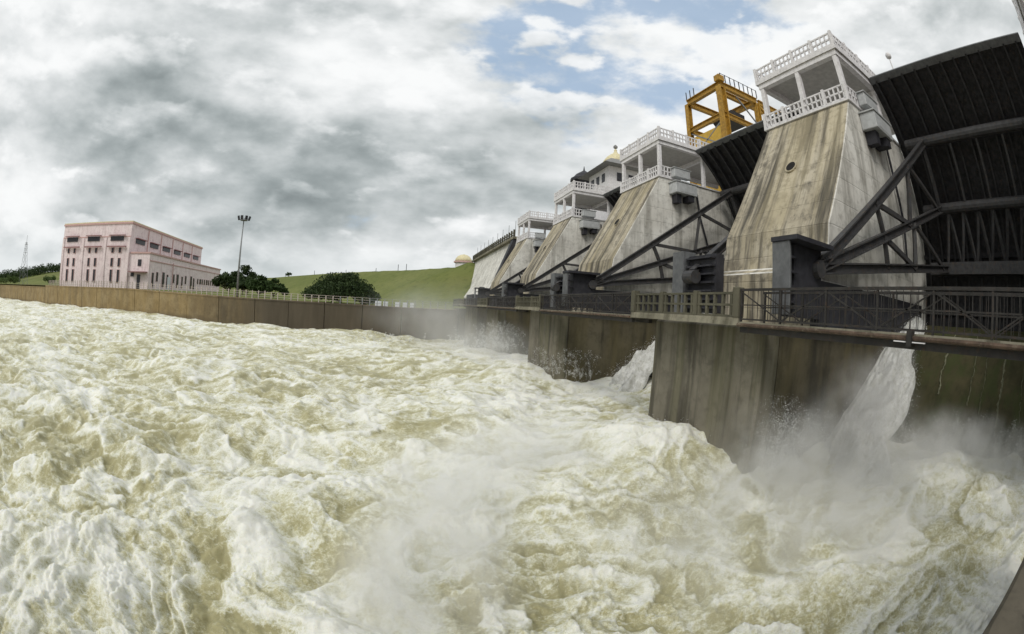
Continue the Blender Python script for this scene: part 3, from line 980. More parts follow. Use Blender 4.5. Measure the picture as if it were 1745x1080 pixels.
MB().lathe((20.2, 150, 14.8), [(3.5, 0), (3.5, .5)], 14).build('kiosk_band', M['pink2'], kk)
MB().lathe((20.2, 150, 15.32), [(3.1, 0), (2.9, .9), (2.2, 1.8), (1.2, 2.35), (.2, 2.6)], 14).build('kiosk_dome', M['cream'], kk, smooth=True)

# ------------------------------------------------------------------ powerhouse
AB = math.radians(8)
UX, VX = Vector((math.cos(AB), math.sin(AB), 0)), Vector((-math.sin(AB), math.cos(AB), 0))
PB = Vector((-92, 112, 0))
ph = thing('powerhouse', PB, 'long pink flat-roofed powerhouse with dark windows behind the river wall', 'building')


def bl(u, v, z):
    return PB + UX * u + VX * v + Vector((0, 0, z))


def obox(u0, v0, z0, u1, v1, z1):
    m_ = MB()
    v = [bl(u0, v0, z0), bl(u1, v0, z0), bl(u1, v1, z0), bl(u0, v1, z0), bl(u0, v0, z1), bl(u1, v0, z1), bl(u1, v1, z1), bl(u0, v1, z1)]
    return m_.add(v, [(3, 2, 1, 0), (4, 5, 6, 7), (0, 1, 5, 4), (1, 2, 6, 5), (2, 3, 7, 6), (3, 0, 4, 7)])


FWd, LN, HT = 35.0, 76.0, 20.2
obox(-FWd, 0, -2, 0, LN, HT).build('wall', M['pink'], ph)
obox(-FWd - .35, -.35, HT + .003, .35, LN + .35, HT + .55).build('roof', M['pink2'], ph)
obox(-FWd - .2, -.2, HT + .553, .2, LN + .2, HT + .9).build('roof_edge', M['cream'], ph)
# pilasters on the river front
for u in (-FWd - .003, -FWd * .66 - .5, -FWd * .33 - .5, -1.0):
    obox(u, -.32, -1, u + 1.0, -.003, HT - 4.2).build('pilaster', M['pink'], ph)
obox(-FWd, -.12, HT - 4.1, 0, -.003, HT - 3.8).build('string_course', M['pink2'], ph)


def front_window(u, z0, w, h):
    f_ = obox(u, -.20, z0 - .1, u + w, -.004, z0 + h + .1).build('window', M['pink2'], ph)
    obox(u + .12, -.24, z0, u + w - .12, -.203, z0 + h).build('pane', M['glass'], f_)


for b_ in range(3):
    ub = -FWd + FWd / 3 * b_
    fr = obox(ub + 2.5, -.30, HT - 5.3, ub + 8.6, -.004, HT - 3.2 - .62).build('window', M['glass'], ph)
    obox(ub + 2.0, -1.3, HT - 3.72, ub + 9.6, -.31, HT - 3.5).build('sunshade', M['shade'], ph)
    for k in range(2):
        front_window(ub + 3.4 + k * 3.4, 11.2, 1.25, 1.5)
        front_window(ub + 3.4 + k * 3.4, 7.0, 1.25, 2.5)
        front_window(ub + 3.4 + k * 3.4, 2.0, 1.25, 3.9)
    obox(ub + 1.6, -1.2, 12.9, ub + 10.3, -.33, 13.25).build('sunshade', M['shade'], ph)
# right flank
for k in range(6):
    v_ = 4 + k * 12
    obox(.004, v_, HT - 5.7, .28, v_ + 7.2, HT - 4.2).build('window', M['glass'], ph)
    obox(.004, v_ - .4, HT - 4.19, 1.1, v_ + 8.0, HT - 3.95).build('sunshade', M['shade'], ph)
for k in range(5):
    obox(.004, 13.5 + 12 * k, 11, .25, 14.0 + 12 * k, HT - .3).build('drain_pipe', M['pink2'], ph)
# lower annex in front of the flank
AW, AL, AH = 8.8, 84.0, 11.0
obox(.003, .5, -2, AW, AL, AH).build('annex_wall', M['pink'], ph)
obox(.36, .2, AH + .003, AW + .35, AL + .3, AH + .5).build('annex_roof', M['pink2'], ph)
obox(AW + .003, .9, AH - 2.2, AW + .2, AL - .2, AH - 1.9).build('string_course', M['pink2'], ph)
obox(1, -1.6, 5.2, AW - .5, .495, 5.5).build('porch_roof', M['shade'], ph)
obox(4, .3, .2, 5.4, .497, 4.6).build('door', M['glass'], ph)
obox(4, .3, 7.2, 5.4, .497, 9.2).build('window', M['glass'], ph)
obox(1.2, .3, 4.0, 2.6, .497, 5.1).build('window', M['glass'], ph)
rnd = random.Random(3)
vv = 3.0
k = 0
while vv < AL - 2:
    w = (1.6, 1.6, 2.2)[k % 3]
    zlo, hh = ((1.0, 4.4), (2.8, 3.0), (1.2, 4.8))[k % 3] if vv < 45 else (3.2, 2.2)
    f_ = obox(AW + .004, vv, zlo, AW + .12, vv + w, zlo + hh).build('window', M['shade'], ph)
    obox(AW + .123, vv + .12, zlo + .1, AW + .15, vv + w - .12, zlo + hh - .1).build('pane', M['glass'], f_)
    vv += (3.6, 5.2, 4.0, 6.1)[k % 4] if vv < 45 else 3.1
    k += 1
MB().tube([bl(AW + .5, 20.5, -1), bl(AW + .5, 20.5, 9.5)], .16, 8).build('downpipe', M['pink2'], ph)
obox(AW + .004, 16.4, 0, AW + .25, 19.2, 4.6).build('shutter_door', M['pale'], ph)

# ------------------------------------------------------------------ floodlight mast
lx, ly = -39.6, 92.5
fm = thing('floodlight_mast', (lx, ly, -.8), 'tall grey floodlight mast beside the pink powerhouse', 'floodlight mast')
MB().tube([(lx, ly, -1), (lx, ly, 9), (lx, ly, 17.2)], [.30, .2, .12], 10).build('pole', M['galv'], fm, smooth=True)
MB().lathe((lx, ly, 16.6), [(.9, 0), (.9, .12)], 12).build('crown_ring', M['galv'], fm)
for k in range(8):
    a = k * math.pi / 4
    px, py = lx + math.cos(a) * 1.35, ly + math.sin(a) * 1.35
    MB().beam((lx + math.cos(a) * .8, ly + math.sin(a) * .8, 16.66), (px, py, 16.9), .08).build('lamp_bracket', M['galv'], fm)
    MB().beam((px, py, 16.75), (px + math.cos(a) * .25, py + math.sin(a) * .25, 17.55), .6, .3).build('floodlight', M['boxdark'], fm)

# ------------------------------------------------------------------ fence along the wall
fe = thing('fence', (-60, 90, 0), 'thin pale post and rail fence along the top of the river wall', 'fence')
fx = -128.0
posts = []
while fx < 10.5:
    posts.append(fx)
    fx += 1.55
for i, x in enumerate(posts):
    y, z = wall_y(x) + .55, wall_top(x) - .06
    h = 1.75 if x < -30 else 1.45
    MB().box(x - .09, y - .09, z - .02, x + .09, y + .09, z + h).build('fence_post', M['fence'] if x < -14 else M['galv'], fe)
rails = []
for k in range(0, len(posts) - 1, 6):
    x0, x1 = posts[k], posts[min(k + 6, len(posts) - 1)]
    for q in (.45, .95, 1.4):
        MB().beam((x0, wall_y(x0) + .55, wall_top(x0) + q), (x1, wall_y(x1) + .55, wall_top(x1) + q), .06).build('fence_rail', M['fence'] if x0 < -14 else M['galv'], fe)
# white painted blocks by the fence
for i, x in enumerate((-6.1, -4.4, -1.9, -.3, 1.2)):
    tag(MB().box(x, wall_y(x) + 2.2, -1.2, x + (1.3, 1.0, 1.1, .9, .8)[i], wall_y(x) + 3.0, -.15).build('parapet_block', M['pale'], bevel=.05),
        'low pale blue block behind the far end of the river fence', 'block', 'pale blocks behind the fence')

# ------------------------------------------------------------------ transmission pylon, far left
py_ = thing('pylon', (-186, 127, .6), 'thin grey lattice pylon on the grass near the pink building', 'pylon')
cxp, cyp, bz, tz = -186.0, 127.0, 0.8, 22.2
wb, wt = 2.1, .35
cor = [(-1, -1), (1, -1), (1, 1), (-1, 1)]
for i, (a, b) in enumerate(cor):
    MB().beam((cxp + a * wb, cyp + b * wb, bz), (cxp + a * wt, cyp + b * wt, tz - 3), .12).build('leg', M['galv'], py_)
MB().beam((cxp, cyp, tz - 3.2), (cxp, cyp, tz), .12).build('mast_tip', M['galv'], py_)
for k in range(7):
    f0, f1 = k / 7, (k + 1) / 7
    w0, w1 = wb + (wt - wb) * f0, wb + (wt - wb) * f1
    z0, z1 = bz + (tz - 3 - bz) * f0, bz + (tz - 3 - bz) * f1
    for i in range(4):
        a, b = cor[i], cor[(i + 1) % 4]
        MB().beam((cxp + a[0] * w0, cyp + a[1] * w0, z0), (cxp + b[0] * w1, cyp + b[1] * w1, z1), .07).build('lattice_bar', M['galv'], py_)
for z in (14.5, 16.5, 18):
    MB().beam((cxp - 2, cyp, z), (cxp + 2, cyp, z), .12).build('cross_arm', M['galv'], py_)


# ------------------------------------------------------------------ trees
def leaf_cloud(centres, n, size, rs):
    """n small leaf faces spread over clumps (x, y, z, rx, rz)"""
    v, f = [], []
    for k in range(n):
        cx, cy, cz, rx, rz = centres[rs.randint(len(centres))]
        d = rs.normal(size=3)
        d /= np.linalg.norm(d)
        q = rs.rand() ** 0.4
        p = np.array([cx + d[0] * rx * q, cy + d[1] * rx * q, cz + d[2] * rz * q])
        a = rs.normal(size=3)
        a /= np.linalg.norm(a)
        b = np.cross(a, rs.normal(size=3))
        b /= np.linalg.norm(b)
        s = size * (0.6 + 0.8 * rs.rand())
        i = len(v)
        v += [tuple(p - a * s), tuple(p + b * s * .5), tuple(p + a * s), tuple(p - b * s * .5)]
        f.append((i, i + 1, i + 2, i + 3))
    return v, f


def tree(name, x, y, z, w, h, label, mat, seed, flat=0.55, group=None, n=2500, leaf=.45, trunk_h=.35, nc=26):
    rs = np.random.RandomState(seed)
    root = thing(name, (x, y, z), label, 'tree', group)
    cl = []
    for k in range(nc):
        a = rs.rand() * 2 * math.pi
        q = math.sqrt(rs.rand())
        top = 1 - flat * q * q
        zz = z + h * (trunk_h + (1 - trunk_h) * (top * (0.45 + .5 * rs.rand())))
        cl.append((x + math.cos(a) * w * .42 * q, y + math.sin(a) * w * .42 * q, zz, w * (.10 + .07 * rs.rand()), h * (.10 + .06 * rs.rand())))
    v, f = leaf_cloud(cl, n, leaf, rs)
    MB().add(v, f).build('crown', M[mat], root)
    t = MB()
    t.tube([(x, y, z - .3), (x + .1 * w * .1, y, z + h * trunk_h * .6), (x, y, z + h * (trunk_h + .15))], [h * .035, h * .028, h * .02], 8)
    for k in range(7):
        c_ = cl[k * 3]
        t.tube([(x, y, z + h * trunk_h * (.6 + .06 * k)), ((x * .5 + c_[0] * .5), (y * .5 + c_[1] * .5), (z + h * trunk_h + c_[2]) / 2), c_[:3]], [h * .02, h * .012, h * .005], 6)
    t.build('trunk', M['bark'], root)
    return root


tree('rain_tree', -14.9, 97.0, -1.0, 18.2, 7.2, 'wide dark umbrella-shaped tree standing alone in front of the green embankment', 'leaf_dark', 11, flat=.8, n=24000, leaf=.27, trunk_h=.03, nc=120)
tl = [(-58, 128, 13, 7.4, 'dark tree rising just beside the end of the pink building', 'leaf_dark'), (-50.5, 126, 12, 5.6, 'dark rounded tree right behind the floodlight mast', 'leaf_dark'),
      (-44, 120, 10, 6.0, 'bushy green tree beyond the mast, next to the open slope', 'leaf_mid'), (-38.5, 118, 9, 5.2, 'low bushy tree at the end of the clump by the mast', 'leaf_mid'),
      (-62, 150, 12, 10.5, 'ragged tree top just showing behind the end of the pink building', 'leaf_dark')]
for i, (x, y, w, h, lb, mt) in enumerate(tl):
    tree('tree', x, y, float(terrain_z(x, y)), w, h, lb, mt, 30 + i, group='trees beside the floodlight mast', n=3200, leaf=.42, trunk_h=.12)
for i, (x, y, w, h, lb) in enumerate([(-95, 330, 6, 5, 'tiny lone tree on the embankment skyline'), ]):
    tree('tree', x, y, 13.5, w, h, lb, 'leaf_mid', 60 + i, n=300, leaf=.6)
for i, (az, r_, w, h, lb) in enumerate([(-57.3, 236, 7, 4.6, 'dark green bush beside the pylon foot'), (-51.0, 196, 7.5, 4.4, 'bush tucked against the left end of the pink building'), (-59.2, 240, 14, 3.6, 'low bright hedge at the left edge')]):
    x, y = r_ * math.sin(math.radians(az)), r_ * math.cos(math.radians(az))
    z = float(terrain_z(x, y))
    rs = np.random.RandomState(80 + i)
    cl = [(x + rs.normal() * w * .25, y + rs.normal() * w * .2, z + h * (.3 + .35 * rs.rand()), w * .2, h * .25) for _ in range(9)]
    v, f = leaf_cloud(cl, 1200, .32, rs)
    root = thing('bush', (x, y, z), lb, 'bush')
    MB().add(v, f).build('foliage', M['leaf_lite'], root)
# far wood behind the fields
rs = np.random.RandomState(5)
cl = []
for k in range(260):
    az = math.radians(-74 + 34 * k / 260 + rs.normal() * .05)
    r_ = 520 + rs.rand() * 60
    x, y = r_ * math.sin(az), r_ * math.cos(az)
    z = float(terrain_z(x, y))
    h = 7 + rs.rand() * 6
    cl.append((x, y, z + h * .45, 4.5 + 2 * rs.rand(), h * .5))
v, f = leaf_cloud(cl, 26000, .95, rs)
tag(MB().add(v, f).build('treeline', M['leaf_dark']), 'dark far treeline behind the green fields', 'treeline', kind='stuff')
# little posts along the embankment crest
rnd = random.Random(2)
for k in range(6):
    t_ = k / 5
    p = Vector((2, 182, 13.5)).lerp(Vector((-100, 320, 14.1)), t_ * t_ * .9 + .02)
    tag(MB().box(p.x - .12, p.y - .12, p.z - .3, p.x + .12, p.y + .12, p.z + 1.6 + rnd.random() * 1.2).build('marker_post', M['boxdark']), 'thin post on the skyline of the grassy embankment', 'post', 'posts along the embankment crest')

# ------------------------------------------------------------------ ledge in the lower right corner
led = thing('divide_wall', (3, -2.5, -6), 'dark mossy concrete ledge cutting across the lower right corner', 'wall')
v = [(-8, -.42), (3.0, -.42), (9.7, -1.35), (9.7, -3.9), (-8, -3.9)]
MB().prism_z(v, -13, -1.72).build('ledge', M['wall_dark'], led, bevel=.04)


# ================================================================== WATER
def water_height(x, y, lod=None):
    """turbulent surface; returns height and foam amount. lod = local mesh spacing, used to fade detail"""
    x = x.astype(np.float32)
    y = y.astype(np.float32)
    lod = np.zeros_like(x) if lod is None else lod
    wx = x + 1.1 * perlin(x * .11, y * .11, 1) + .2 * perlin(x * .45, y * .45, 2)
    wy = y + 1.1 * perlin(x * .11 + 7, y * .11 + 3, 3) + .2 * perlin(x * .45 + 9, y * .45, 4)
    dist = np.hypot(x, y)
    up = sstep(x, -14, 6) * sstep(y, 48, 60)
    h = -5.45 - .9 * sstep(y, 40, 75) * sstep(x, -90, -20) + .60 * perlin(wx * .07 + 3, wy * .085, 5) + .42 * perlin(wx * .16, wy * .20, 6)
    h = h - .9 * up * sstep(-x + 20, 0, 8)
    amp = 0.85 + .3 * perlin(x * .05, y * .05, 21)
    amp = amp * (1 - .55 * sstep(-x, 60, 140))
    boil = np.zeros_like(h)
    crease = np.zeros_like(h)
    for k, (s, a) in enumerate(((.30, .33), (.62, .21), (1.3, .115), (2.7, .08), (5.6, .046), (11.5, .022))):
        fade = np.clip(1.5 - lod * s * 3.2, 0, 1)
        c_, s_ = math.cos(.6 * k + .3), math.sin(.6 * k + .3)
        px, py = (c_ * wx - s_ * wy), (s_ * wx + c_ * wy)
        nn = np.sqrt(perlin(px * s * .85, py * s, 40 + k) ** 2 + .004)
        boil += a * fade * (nn * 1.6 - .35)
        if k < 5:
            crease += (1 - sstep(nn, 0, .16)) * (.30, .34, .30, .24, .20)[k] * fade
    h = h + boil * amp
    fl = perlin(wx * .8, wy * .9, 90)
    clump = sstep(fl, .05, .35) * np.clip(1.5 - lod * 12, 0, 1)
    h = h + .10 * clump * (.6 + np.abs(perlin(wx * 4.5, wy * 4.5, 91)) + .5 * np.abs(perlin(wx * 10, wy * 10, 92)))
    # long breaking lines running downstream
    rg = 1 - np.abs(perlin(wx * .10 - wy * .05, wy * .20 + wx * .03, 70)) * 2.2
    rg = np.clip(rg, 0, 1) ** 3
    h = h + .22 * rg * amp
    # surge at the foot of each pier tail and each chute
    for k in range(5):
        yc_ = NEAR - STEP * .33 + STEP * k
        h += .35 * np.exp(-(((x - 17.5) / 4.2) ** 2 + ((y - yc_) / 4.5) ** 2))
        h += .6 * np.exp(-(((x - 9.5) / 2.8) ** 2 + ((y - yc_ - 10) / 3.4) ** 2))
    big = perlin(wx * .085 + 5, wy * .13 + 2, 80)
    mid = perlin(wx * .35, wy * .5, 81)
    def band(pts, w):
        d = np.full_like(x, 1e9)
        for (ax, ay), (bx, by) in zip(pts[:-1], pts[1:]):
            ex, ey = bx - ax, by - ay
            t = np.clip(((wx - ax) * ex + (wy - ay) * ey) / (ex * ex + ey * ey), 0, 1)
            d = np.minimum(d, np.hypot(wx - ax - t * ex, wy - ay - t * ey) / (w * (.35 + .065 * np.hypot(ax + t * ex, ay + t * ey))))
        return np.exp(-d * d)
    b1 = band([(-.6, 5.2), (-1.6, 6.3), (-4.2, 8.6), (-7, 10), (-11, 12.4), (-18, 16), (-30, 24)], .55)
    b2 = band([(-.4, 4.6), (.4, 8.8), (2.3, 13.6), (5.7, 20), (10, 32), (14, 47)], 1.5)
    b3 = band([(-2, 2.6), (-5.2, 4.2), (-10, 6), (-19, 9.5)], .9)
    t1 = band([(-2.2, 6.2), (-5, 8.2)], .7) + band([(-1.2, 7.6), (-3.2, 9.8)], .8) + band([(-9, 14.5), (-13, 17)], .8)
    # overlapping sheets: each foam front is sharp on one side and trails off on the other
    N_ = 1.5 * perlin(wx * .13 + .06 * wy, wy * .21 - .05 * wx, 95) + .55 * perlin(wx * .42, wy * .55, 96) + .10 * perlin(wx * 1.3, wy * 1.5, 97) + .035 * perlin(wx * 3.6, wy * 3.6, 98)
    fr = (N_ * 1.9) % 1.0
    saw = np.minimum(fr / .90, (1 - fr) / .10)
    fr2 = (N_ * 1.1 + .6 * perlin(wx * .3 + 4, wy * .3, 99)) % 1.0
    saw2 = np.minimum(fr2 / .93, (1 - fr2) / .07)
    h = h + (.085 * saw ** 1.5 + .075 * saw2 ** 1.5) * np.clip(1.6 - lod * 4, .25, 1)
    front = saw ** 2.2 + .9 * saw2 ** 2.5
    h = h + .14 * b1 - .10 * t1
    foam = -.01 + .58 * front + .22 * clump + .45 * b1 + .32 * b2 + .04 * b3 - .32 * t1 + .42 * big + .40 * mid + .38 * crease + .35 * rg + .12 * (h + 5.5)
    foam = foam + .35 * np.exp(-(((x - 13) / 9.0) ** 2)) + .22 * sstep(dist, 30, 90)
    h = h - .8 * np.exp(-(((x - 13.5) / 4.0) ** 2 + ((y - 28) / 5) ** 2)) + .25 * np.exp(-(((x - 9) / 3.0) ** 2 + ((y - 13) / 4) ** 2))
    return h, foam


az = np.radians(np.concatenate([np.arange(-92, -78, .5), np.arange(-78, 106, .19), np.arange(106, 124, .5)]))
rr = np.exp(np.linspace(math.log(3.2), math.log(420), 800))
R_, A_ = np.meshgrid(rr, az, indexing='ij')
X_, Y_ = (R_ * np.sin(A_)).ravel(), (R_ * np.cos(A_)).ravel()
lod = (R_ * .0061).ravel().astype(np.float32)
H_, F_ = water_height(X_, Y_, lod)
nr_, na_ = R_.shape
co = np.stack([X_, Y_, H_], 1).astype(np.float32)
i_, j_ = np.meshgrid(np.arange(nr_ - 1), np.arange(na_ - 1), indexing='ij')
b_ = (i_ * na_ + j_).ravel()
quads = np.stack([b_, b_ + na_, b_ + na_ + 1, b_ + 1], 1).astype(np.int32)
me = bpy.data.meshes.new('water')
me.vertices.add(len(co))
me.vertices.foreach_set('co', co.ravel())
me.loops.add(quads.size)
me.loops.foreach_set('vertex_index', quads.ravel())
me.polygons.add(len(quads))
me.polygons.foreach_set('loop_start', np.arange(0, quads.size, 4, dtype=np.int32))
me.polygons.foreach_set('use_smooth', np.ones(len(quads), dtype=bool))
at = me.attributes.new('foam', 'FLOAT', 'POINT')
at.data.foreach_set('value', F_.astype(np.float32))
me.update()
me.validate()


def water_mat():
    m, N = new_mat('churning_water')
    P = pos(N)
    fo = N.n('ShaderNodeAttribute', attribute_name='foam').outputs['Fac']
    warp = N.noise(P, 1.4, 3, 0.5, out='Color')
    Pw = N.vmath('ADD', P, N.vmath('MULTIPLY', N.vmath('SUBTRACT', warp, (.5, .5, .5)), (.32, .32, .32)))
    n1 = N.noise(Pw, 2.2, 8, 0.68)
    n2 = N.noise(Pw, 11, 7, 0.75)
    def ridge(vec, sc, det, w):
        q = N.noise(vec, sc, det, .6)
        return N.ss(N.math('ABSOLUTE', N.math('SUBTRACT', q, .5)), 0.0, w, 1, 0)
    Pl = N.scale(Pw, (.8, 1.0, 1.0))
    lace = N.math('ADD', N.math('MULTIPLY', ridge(Pl, 1.1, 5, .045), .34), N.math('ADD', N.math('MULTIPLY', ridge(Pl, 3.6, 4, .05), .26), N.math('MULTIPLY', ridge(P, 9.0, 3, .06), .20)))
    n3 = N.noise(P, 38, 4, .7)
    f = N.math('ADD', fo, N.math('MULTIPLY', N.math('SUBTRACT', n1, .5), 1.7))
    f = N.math('ADD', f, N.math('MULTIPLY', N.math('SUBTRACT', n2, .5), 1.2))
    f = N.math('ADD', f, N.math('ADD', N.math('MULTIPLY', lace, 1.0), N.math('MULTIPLY', N.math('SUBTRACT', n3, .5), 1.1)))
    fac = N.n('ShaderNodeMapRange', {'Value': f, 'From Min': .22, 'From Max': 1.42}).outputs[0]
    r_ = N.n('ShaderNodeValToRGB', {'Fac': fac})
    c = r_.color_ramp
    c.elements[0].position = 0
    c.elements[0].color = (.36, .335, .185, 1)
    c.elements[1].position = 1
    c.elements[1].color = (.78, .78, .72, 1)
    for p_, q in ((.25, (.475, .455, .295)), (.50, (.61, .605, .475)), (.75, (.71, .715, .635))):
        e_ = c.elements.new(p_)
        e_.color = (*q, 1)
    hgt = N.math('ADD', N.math('MULTIPLY', n1, .6), N.math('ADD', N.math('MULTIPLY', n2, .35), N.math('MULTIPLY', lace, .35)))
    p = finish(N, r_.outputs[0], .5, bump=hgt, bstr=.75, bdist=.09, spec=.25)
    p.inputs['Subsurface Weight'].default_value = .65
    p.inputs['Subsurface Radius'].default_value = (1.0, .92, .7)
    p.inputs['Subsurface Scale'].default_value = .14
    N.t.links.new(N.ss(f, .0, .8, .28, .8), p.inputs['Roughness'])
    return m


M['water'] = water_mat()
me.materials.append(M['water'])
water = bpy.data.objects.new('water', me)
COL.objects.link(water)
tag(water, 'churning tan and white flood water filling the river', kind='structure')


# jets bursting out beside the pier flanks
def jet_mat():
    m, N = new_mat('white_water')
    P = pos(N)
    n1 = N.noise(N.scale(P, (1, 2.2, 1)), 2.0, 8, .68, .8)
    n2 = N.noise(P, 11, 5, .7)
    f = N.math('ADD', n1, N.math('MULTIPLY', N.math('SUBTRACT', n2, .5), .5))
    c = N.mix(N.ss(f, .3, .65), (.55, .55, .50), (.84, .845, .83))
    finish(N, c, .7, bump=N.math('ADD', n1, n2), bstr=.9, bdist=.12, spec=.2)
    return m


M['jet'] = jet_mat()


JETDROPS = []


def make_jet(y1, seed, label):
    rs = np.random.RandomState(seed)
    path = [(27.6, .62), (26.3, .42), (24.5, -.15), (22.5, -1.15), (20.5, -2.5), (18.6, -3.9), (17.0, -5.2), (15.6, -6.5)]
    nu, nv = 90, 44
    t = np.linspace(0, 1, nu)
    k_ = np.linspace(0, 1, len(path))
    px, pz = np.interp(t, k_, [p[0] for p in path]), np.interp(t, k_, [p[1] for p in path])
    T_, V_ = np.meshgrid(t, np.linspace(0, 1, nv), indexing='ij')
    wdt = (.8 + 3.0 * T_) * (1 + .35 * perlin(T_.ravel() * 7, V_.ravel() * .3, seed + 5).reshape(T_.shape))
    ang = V_ * math.pi
    thick = .3 + .75 * T_
    yy = y1 - .03 - wdt * .5 * (1 - np.cos(ang)) * 1.0
    nz = np.sin(ang) ** .6 * thick
    lum = np.abs(perlin(T_.ravel() * 9, V_.ravel() * 5, seed)).reshape(T_.shape) + .5 * np.abs(perlin(T_.ravel() * 24, V_.ravel() * 13, seed + 1)).reshape(T_.shape) + .3 * np.abs(perlin(T_.ravel() * 60, V_.ravel() * 30, seed + 2)).reshape(T_.shape)
    nz = nz * (.55 + 1.0 * lum)
    yy = yy - (.5 * (lum - .4) * np.sin(ang)) * (.3 + T_)
    xx = px[:, None] - nz * .45 - .15
    zz = pz[:, None] + nz * .85 - .1
    v = np.stack([xx, np.minimum(yy, y1 - .02), zz], -1).reshape(-1, 3)
    f = [(i * nv + j, i * nv + j + 1, (i + 1) * nv + j + 1, (i + 1) * nv + j) for i in range(nu - 1) for j in range(nv - 1)]
    o = MB().add([tuple(map(float, p)) for p in v], f).build('water_jet', M['jet'], smooth=True)
    k = rs.randint(0, len(v), 14000)
    q = v[k] + rs.normal(size=(len(k), 3)) * (.04 + .30 * T_.ravel()[k])[:, None] + np.array([-.1, -.1, .06])
    q = q[(q[:, 1] < y1 - .05)]
    JETDROPS.append(q)
    return tag(o, label, 'water jet', 'white jets beside the pier flanks', 'stuff')


JL = ['white water jet plunging beside the nearest pier, left of the green chute', 'white jet showing behind the left edge of the nearest pier tail', 'white jet in the bay behind the second pier', 'white jet in the farthest bay']
for k in range(4):
    make_jet(NEAR + STEP * k, 200 + 7 * k, JL[k])


# thin trickles down the green chute
def og_x(z):
    zz = [p[1] for p in OG[3:]][::-1]
    xx = [p[0] for p in OG[3:]][::-1]
    return float(np.interp(z, zz, xx))


tm = MB()
rs = np.random.RandomState(14)
for y in (6.0, 4.4, 3.1, 1.7, .2, -.9, -2.2):
    z0 = .3 - rs.rand() * (1.6 if rs.rand() < .4 else .3)
    n = 36
    w = .015 + .05 * rs.rand()
    L = 3.2 + rs.rand() * 2
    prev = None
    yo = 0
    for k in range(n):
        z = z0 - L * k / n
        yo += rs.normal() * .035
        ww = w * (.5 + .9 * rs.rand())
        x = og_x(z) - .05
        row = [(x, y + yo - ww, z), (x - .05, y + yo, z), (x, y + yo + ww, z)]
        if prev and rs.rand() < .98:
            tm.add(prev + row, [(0, 1, 4, 3), (1, 2, 5, 4)])
        prev = row
M['trickle'] = plain('trickle_foam', (.15, .15, .095), .6, .3, scale=6)
tag(tm.build('trickle', M['trickle']), 'thin pale trickles running down the olive chute', 'trickle', kind='stuff')

# flying spray: tiny droplets
rs = np.random.RandomState(9)
DP, DS = [], []


def burst(n, cx, cy, cz, w, h, out, s0, s1, per=90):
    """ballistic strands of droplets thrown up from one spot"""
    m = max(1, n // per)
    a = rs.rand(m, 1) * 2 * math.pi
    vz = np.sqrt(2 * 9.81 * h * (.2 + .8 * rs.rand(m, 1) ** 1.6))
    vr = out * (.15 + rs.rand(m, 1))
    t = (rs.rand(m, 1) * .35 + .65 * rs.rand(m, per)) * vz / 9.81 * 1.6
    bx, by = cx + rs.normal(size=(m, 1)) * w, cy + rs.normal(size=(m, 1)) * w
    q = np.stack([bx + np.cos(a) * vr * t, by + np.sin(a) * vr * t, cz + vz * t - 4.9 * t * t], -1).reshape(-1, 3)
    q = q + rs.normal(size=q.shape) * (.03 + .07 * t.reshape(-1, 1))
    q = q[q[:, 2] > cz - .2]
    DP.append(q)
    DS.append(s0 + (s1 - s0) * rs.rand(len(q)) ** 3)


burst(16000, 11.3, 8.2, -4.9, .40, 2.7, .8, .003, .012)
burst(12000, 12.8, 8.2, -4.9, .7, 1.9, 1.0, .003, .012)
burst(16000, 15.6, 6.9, -5.0, 1.1, 1.9, 1.4, .003, .013)
burst(14000, 19.6, 3.4, -4.9, 1.3, 1.7, 1.3, .003, .014)
burst(14000, 20.2, -.6, -4.9, 1.3, 1.7, 1.3, .003, .015)
burst(9000, 6.5, 8.5, -5.1, 1.2, .9, 1.0, .003, .010)
burst(9000, 12, 29, -5, 1.4, 2.2, 1.3, .005, .02)
burst(14000, 10.8, 47.5, -5.2, 1.2, 3.6, 1.2, .008, .03)
burst(8000, 8, 50, -5.3, 2.0, 2.4, 1.5, .008, .03)
burst(6000, -3, 66, -6.3, 3.0, 1.6, 1.5, .01, .035)
for q in JETDROPS:
    far = np.hypot(q[:, 0], q[:, 1])
    DP.append(q)
    DS.append((.004 + .012 * rs.rand(len(q)) ** 2) * (far / 18) ** .7)
# droplets thrown from the crests
cand = rs.rand(90000, 2)
rx = np.exp(math.log(5) + cand[:, 0] * math.log(60 / 5))
ra = np.radians(-76 + cand[:, 1] * 170)
cx_, cy_ = rx * np.sin(ra), rx * np.cos(ra)
ch, cf = water_height(cx_, cy_)
ok = np.where((cf > 1.15) & (cx_ < 22))[0][:9000]
q = np.stack([cx_[ok], cy_[ok], ch[ok] + np.abs(rs.normal(size=len(ok))) * .13], -1)
DP.append(q)
DS.append(.003 + .0005 * rx[ok] * (.4 + rs.rand(len(ok))))
DP, DS = np.concatenate(DP), np.concatenate(DS)
dv = (DP[:, None, :] + rs.normal(size=(len(DP), 4, 3)) * DS[:, None, None]).reshape(-1, 3).astype(np.float32)
base = (np.arange(len(DP)) * 4)[:, None]
df = np.concatenate([base + np.array([[0, 1, 2]]), base + np.array([[0, 2, 3]]), base + np.array([[0, 3, 1]]), base + np.array([[1, 3, 2]])]).astype(np.int32)
dme = bpy.data.meshes.new('spray')
dme.vertices.add(len(dv))
dme.vertices.foreach_set('co', dv.ravel())
dme.loops.add(df.size)
dme.loops.foreach_set('vertex_index', df.ravel())
dme.polygons.add(len(df))
dme.polygons.foreach_set('loop_start', np.arange(0, df.size, 3, dtype=np.int32))
dme.update()
M['drop'] = plain('spray_drop', (.85, .86, .85), .5, .05)
dme.materials.append(M['drop'])
spray = bpy.data.objects.new('spray', dme)
COL.objects.link(spray)
tag(spray, 'flying white droplets above the breaking water', 'spray', kind='stuff')

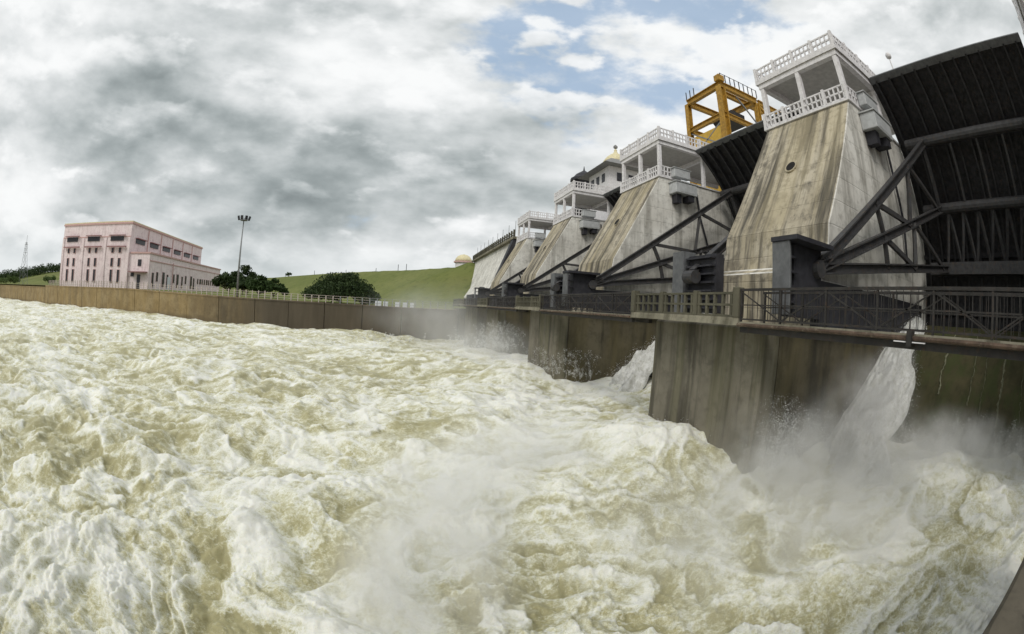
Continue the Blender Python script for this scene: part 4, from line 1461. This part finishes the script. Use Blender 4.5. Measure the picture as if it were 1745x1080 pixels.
# ------------------------------------------------------------------ mist hanging over the basin
def mist(name, lo, hi, label, puffs, dens, nscale, colr=(.99, .99, .985)):
    o = MB().box(*lo, *hi).build(name, None)
    o.data.materials.clear()
    m, N = new_mat(name)
    P = pos(N)
    acc = None
    for (c, rad, wt) in puffs:
        q = N.vmath('DIVIDE', N.vmath('SUBTRACT', P, c), rad)
        d = N.vmath('LENGTH', q)
        v = N.math('MULTIPLY', N.ss(d, 0, 1, 1, 0), wt)
        acc = v if acc is None else N.math('ADD', acc, v)
    n = N.noise(N.scale(P, (1, 1, .8)), nscale, 4, .6)
    den = N.math('MULTIPLY', N.math('MULTIPLY', acc, N.ss(n, .34, .72)), dens)
    pv = N.n('ShaderNodeVolumePrincipled', {'Color': (*colr, 1), 'Density': den, 'Anisotropy': .2})
    N.n('ShaderNodeOutputMaterial', {'Volume': pv.outputs[0]})
    o.data.materials.append(m)
    m.cycles.volume_sampling = 'MULTIPLE_IMPORTANCE'
    tag(o, label, 'mist', kind='stuff')
    return o


mist('spray_mist', (-6, -3, -7.5), (22, 14, .2), 'white spray mist rising at the foot of the nearest pier and green chute',
     [((.2, 6.0, -4.7), (2.1, 2.6, 1.5), 3.0), ((1.2, 9.5, -4.6), (2.8, 3.4, 1.6), 1.8), ((4.0, 13, -4.6), (3.6, 4, 1.7), 1.2), ((15, 6.5, -5.2), (7, 5.5, 2.6), 1.0), ((11.5, 8.8, -4.6), (3.4, 3.0, 2.6), 1.0), ((19, 3.5, -4.8), (5, 5, 2.4), 1.0), ((8, 6.5, -5.0), (6.5, 5, 1.7), .8), ((17.5, 7.8, -3.2), (4.0, 2.8, 2.8), 1.5), ((20.5, 1.5, -4.3), (4, 6, 1.6), 1.2), ((11, 4.5, -5.0), (5, 4, 1.4), .8), ((22, 8.2, -1.4), (3, 1.8, 1.6), .6), ((12, 7.6, -3.6), (1.6, 1.6, 2.2), 1.0)], .8, .75)
mist('far_mist', (-30, 20, -8), (14, 84, 7), 'grey mist drifting in front of the far river wall and bays',
     [((7, 62, -2), (16, 24, 6.5), 1.0), ((8, 42, -4.3), (9, 16, 3.4), 3.2), ((11, 48, -4), (4, 5, 3.5), 3.0), ((4, 78, -2.5), (14, 10, 5.5), 1.7)], .045, .16)
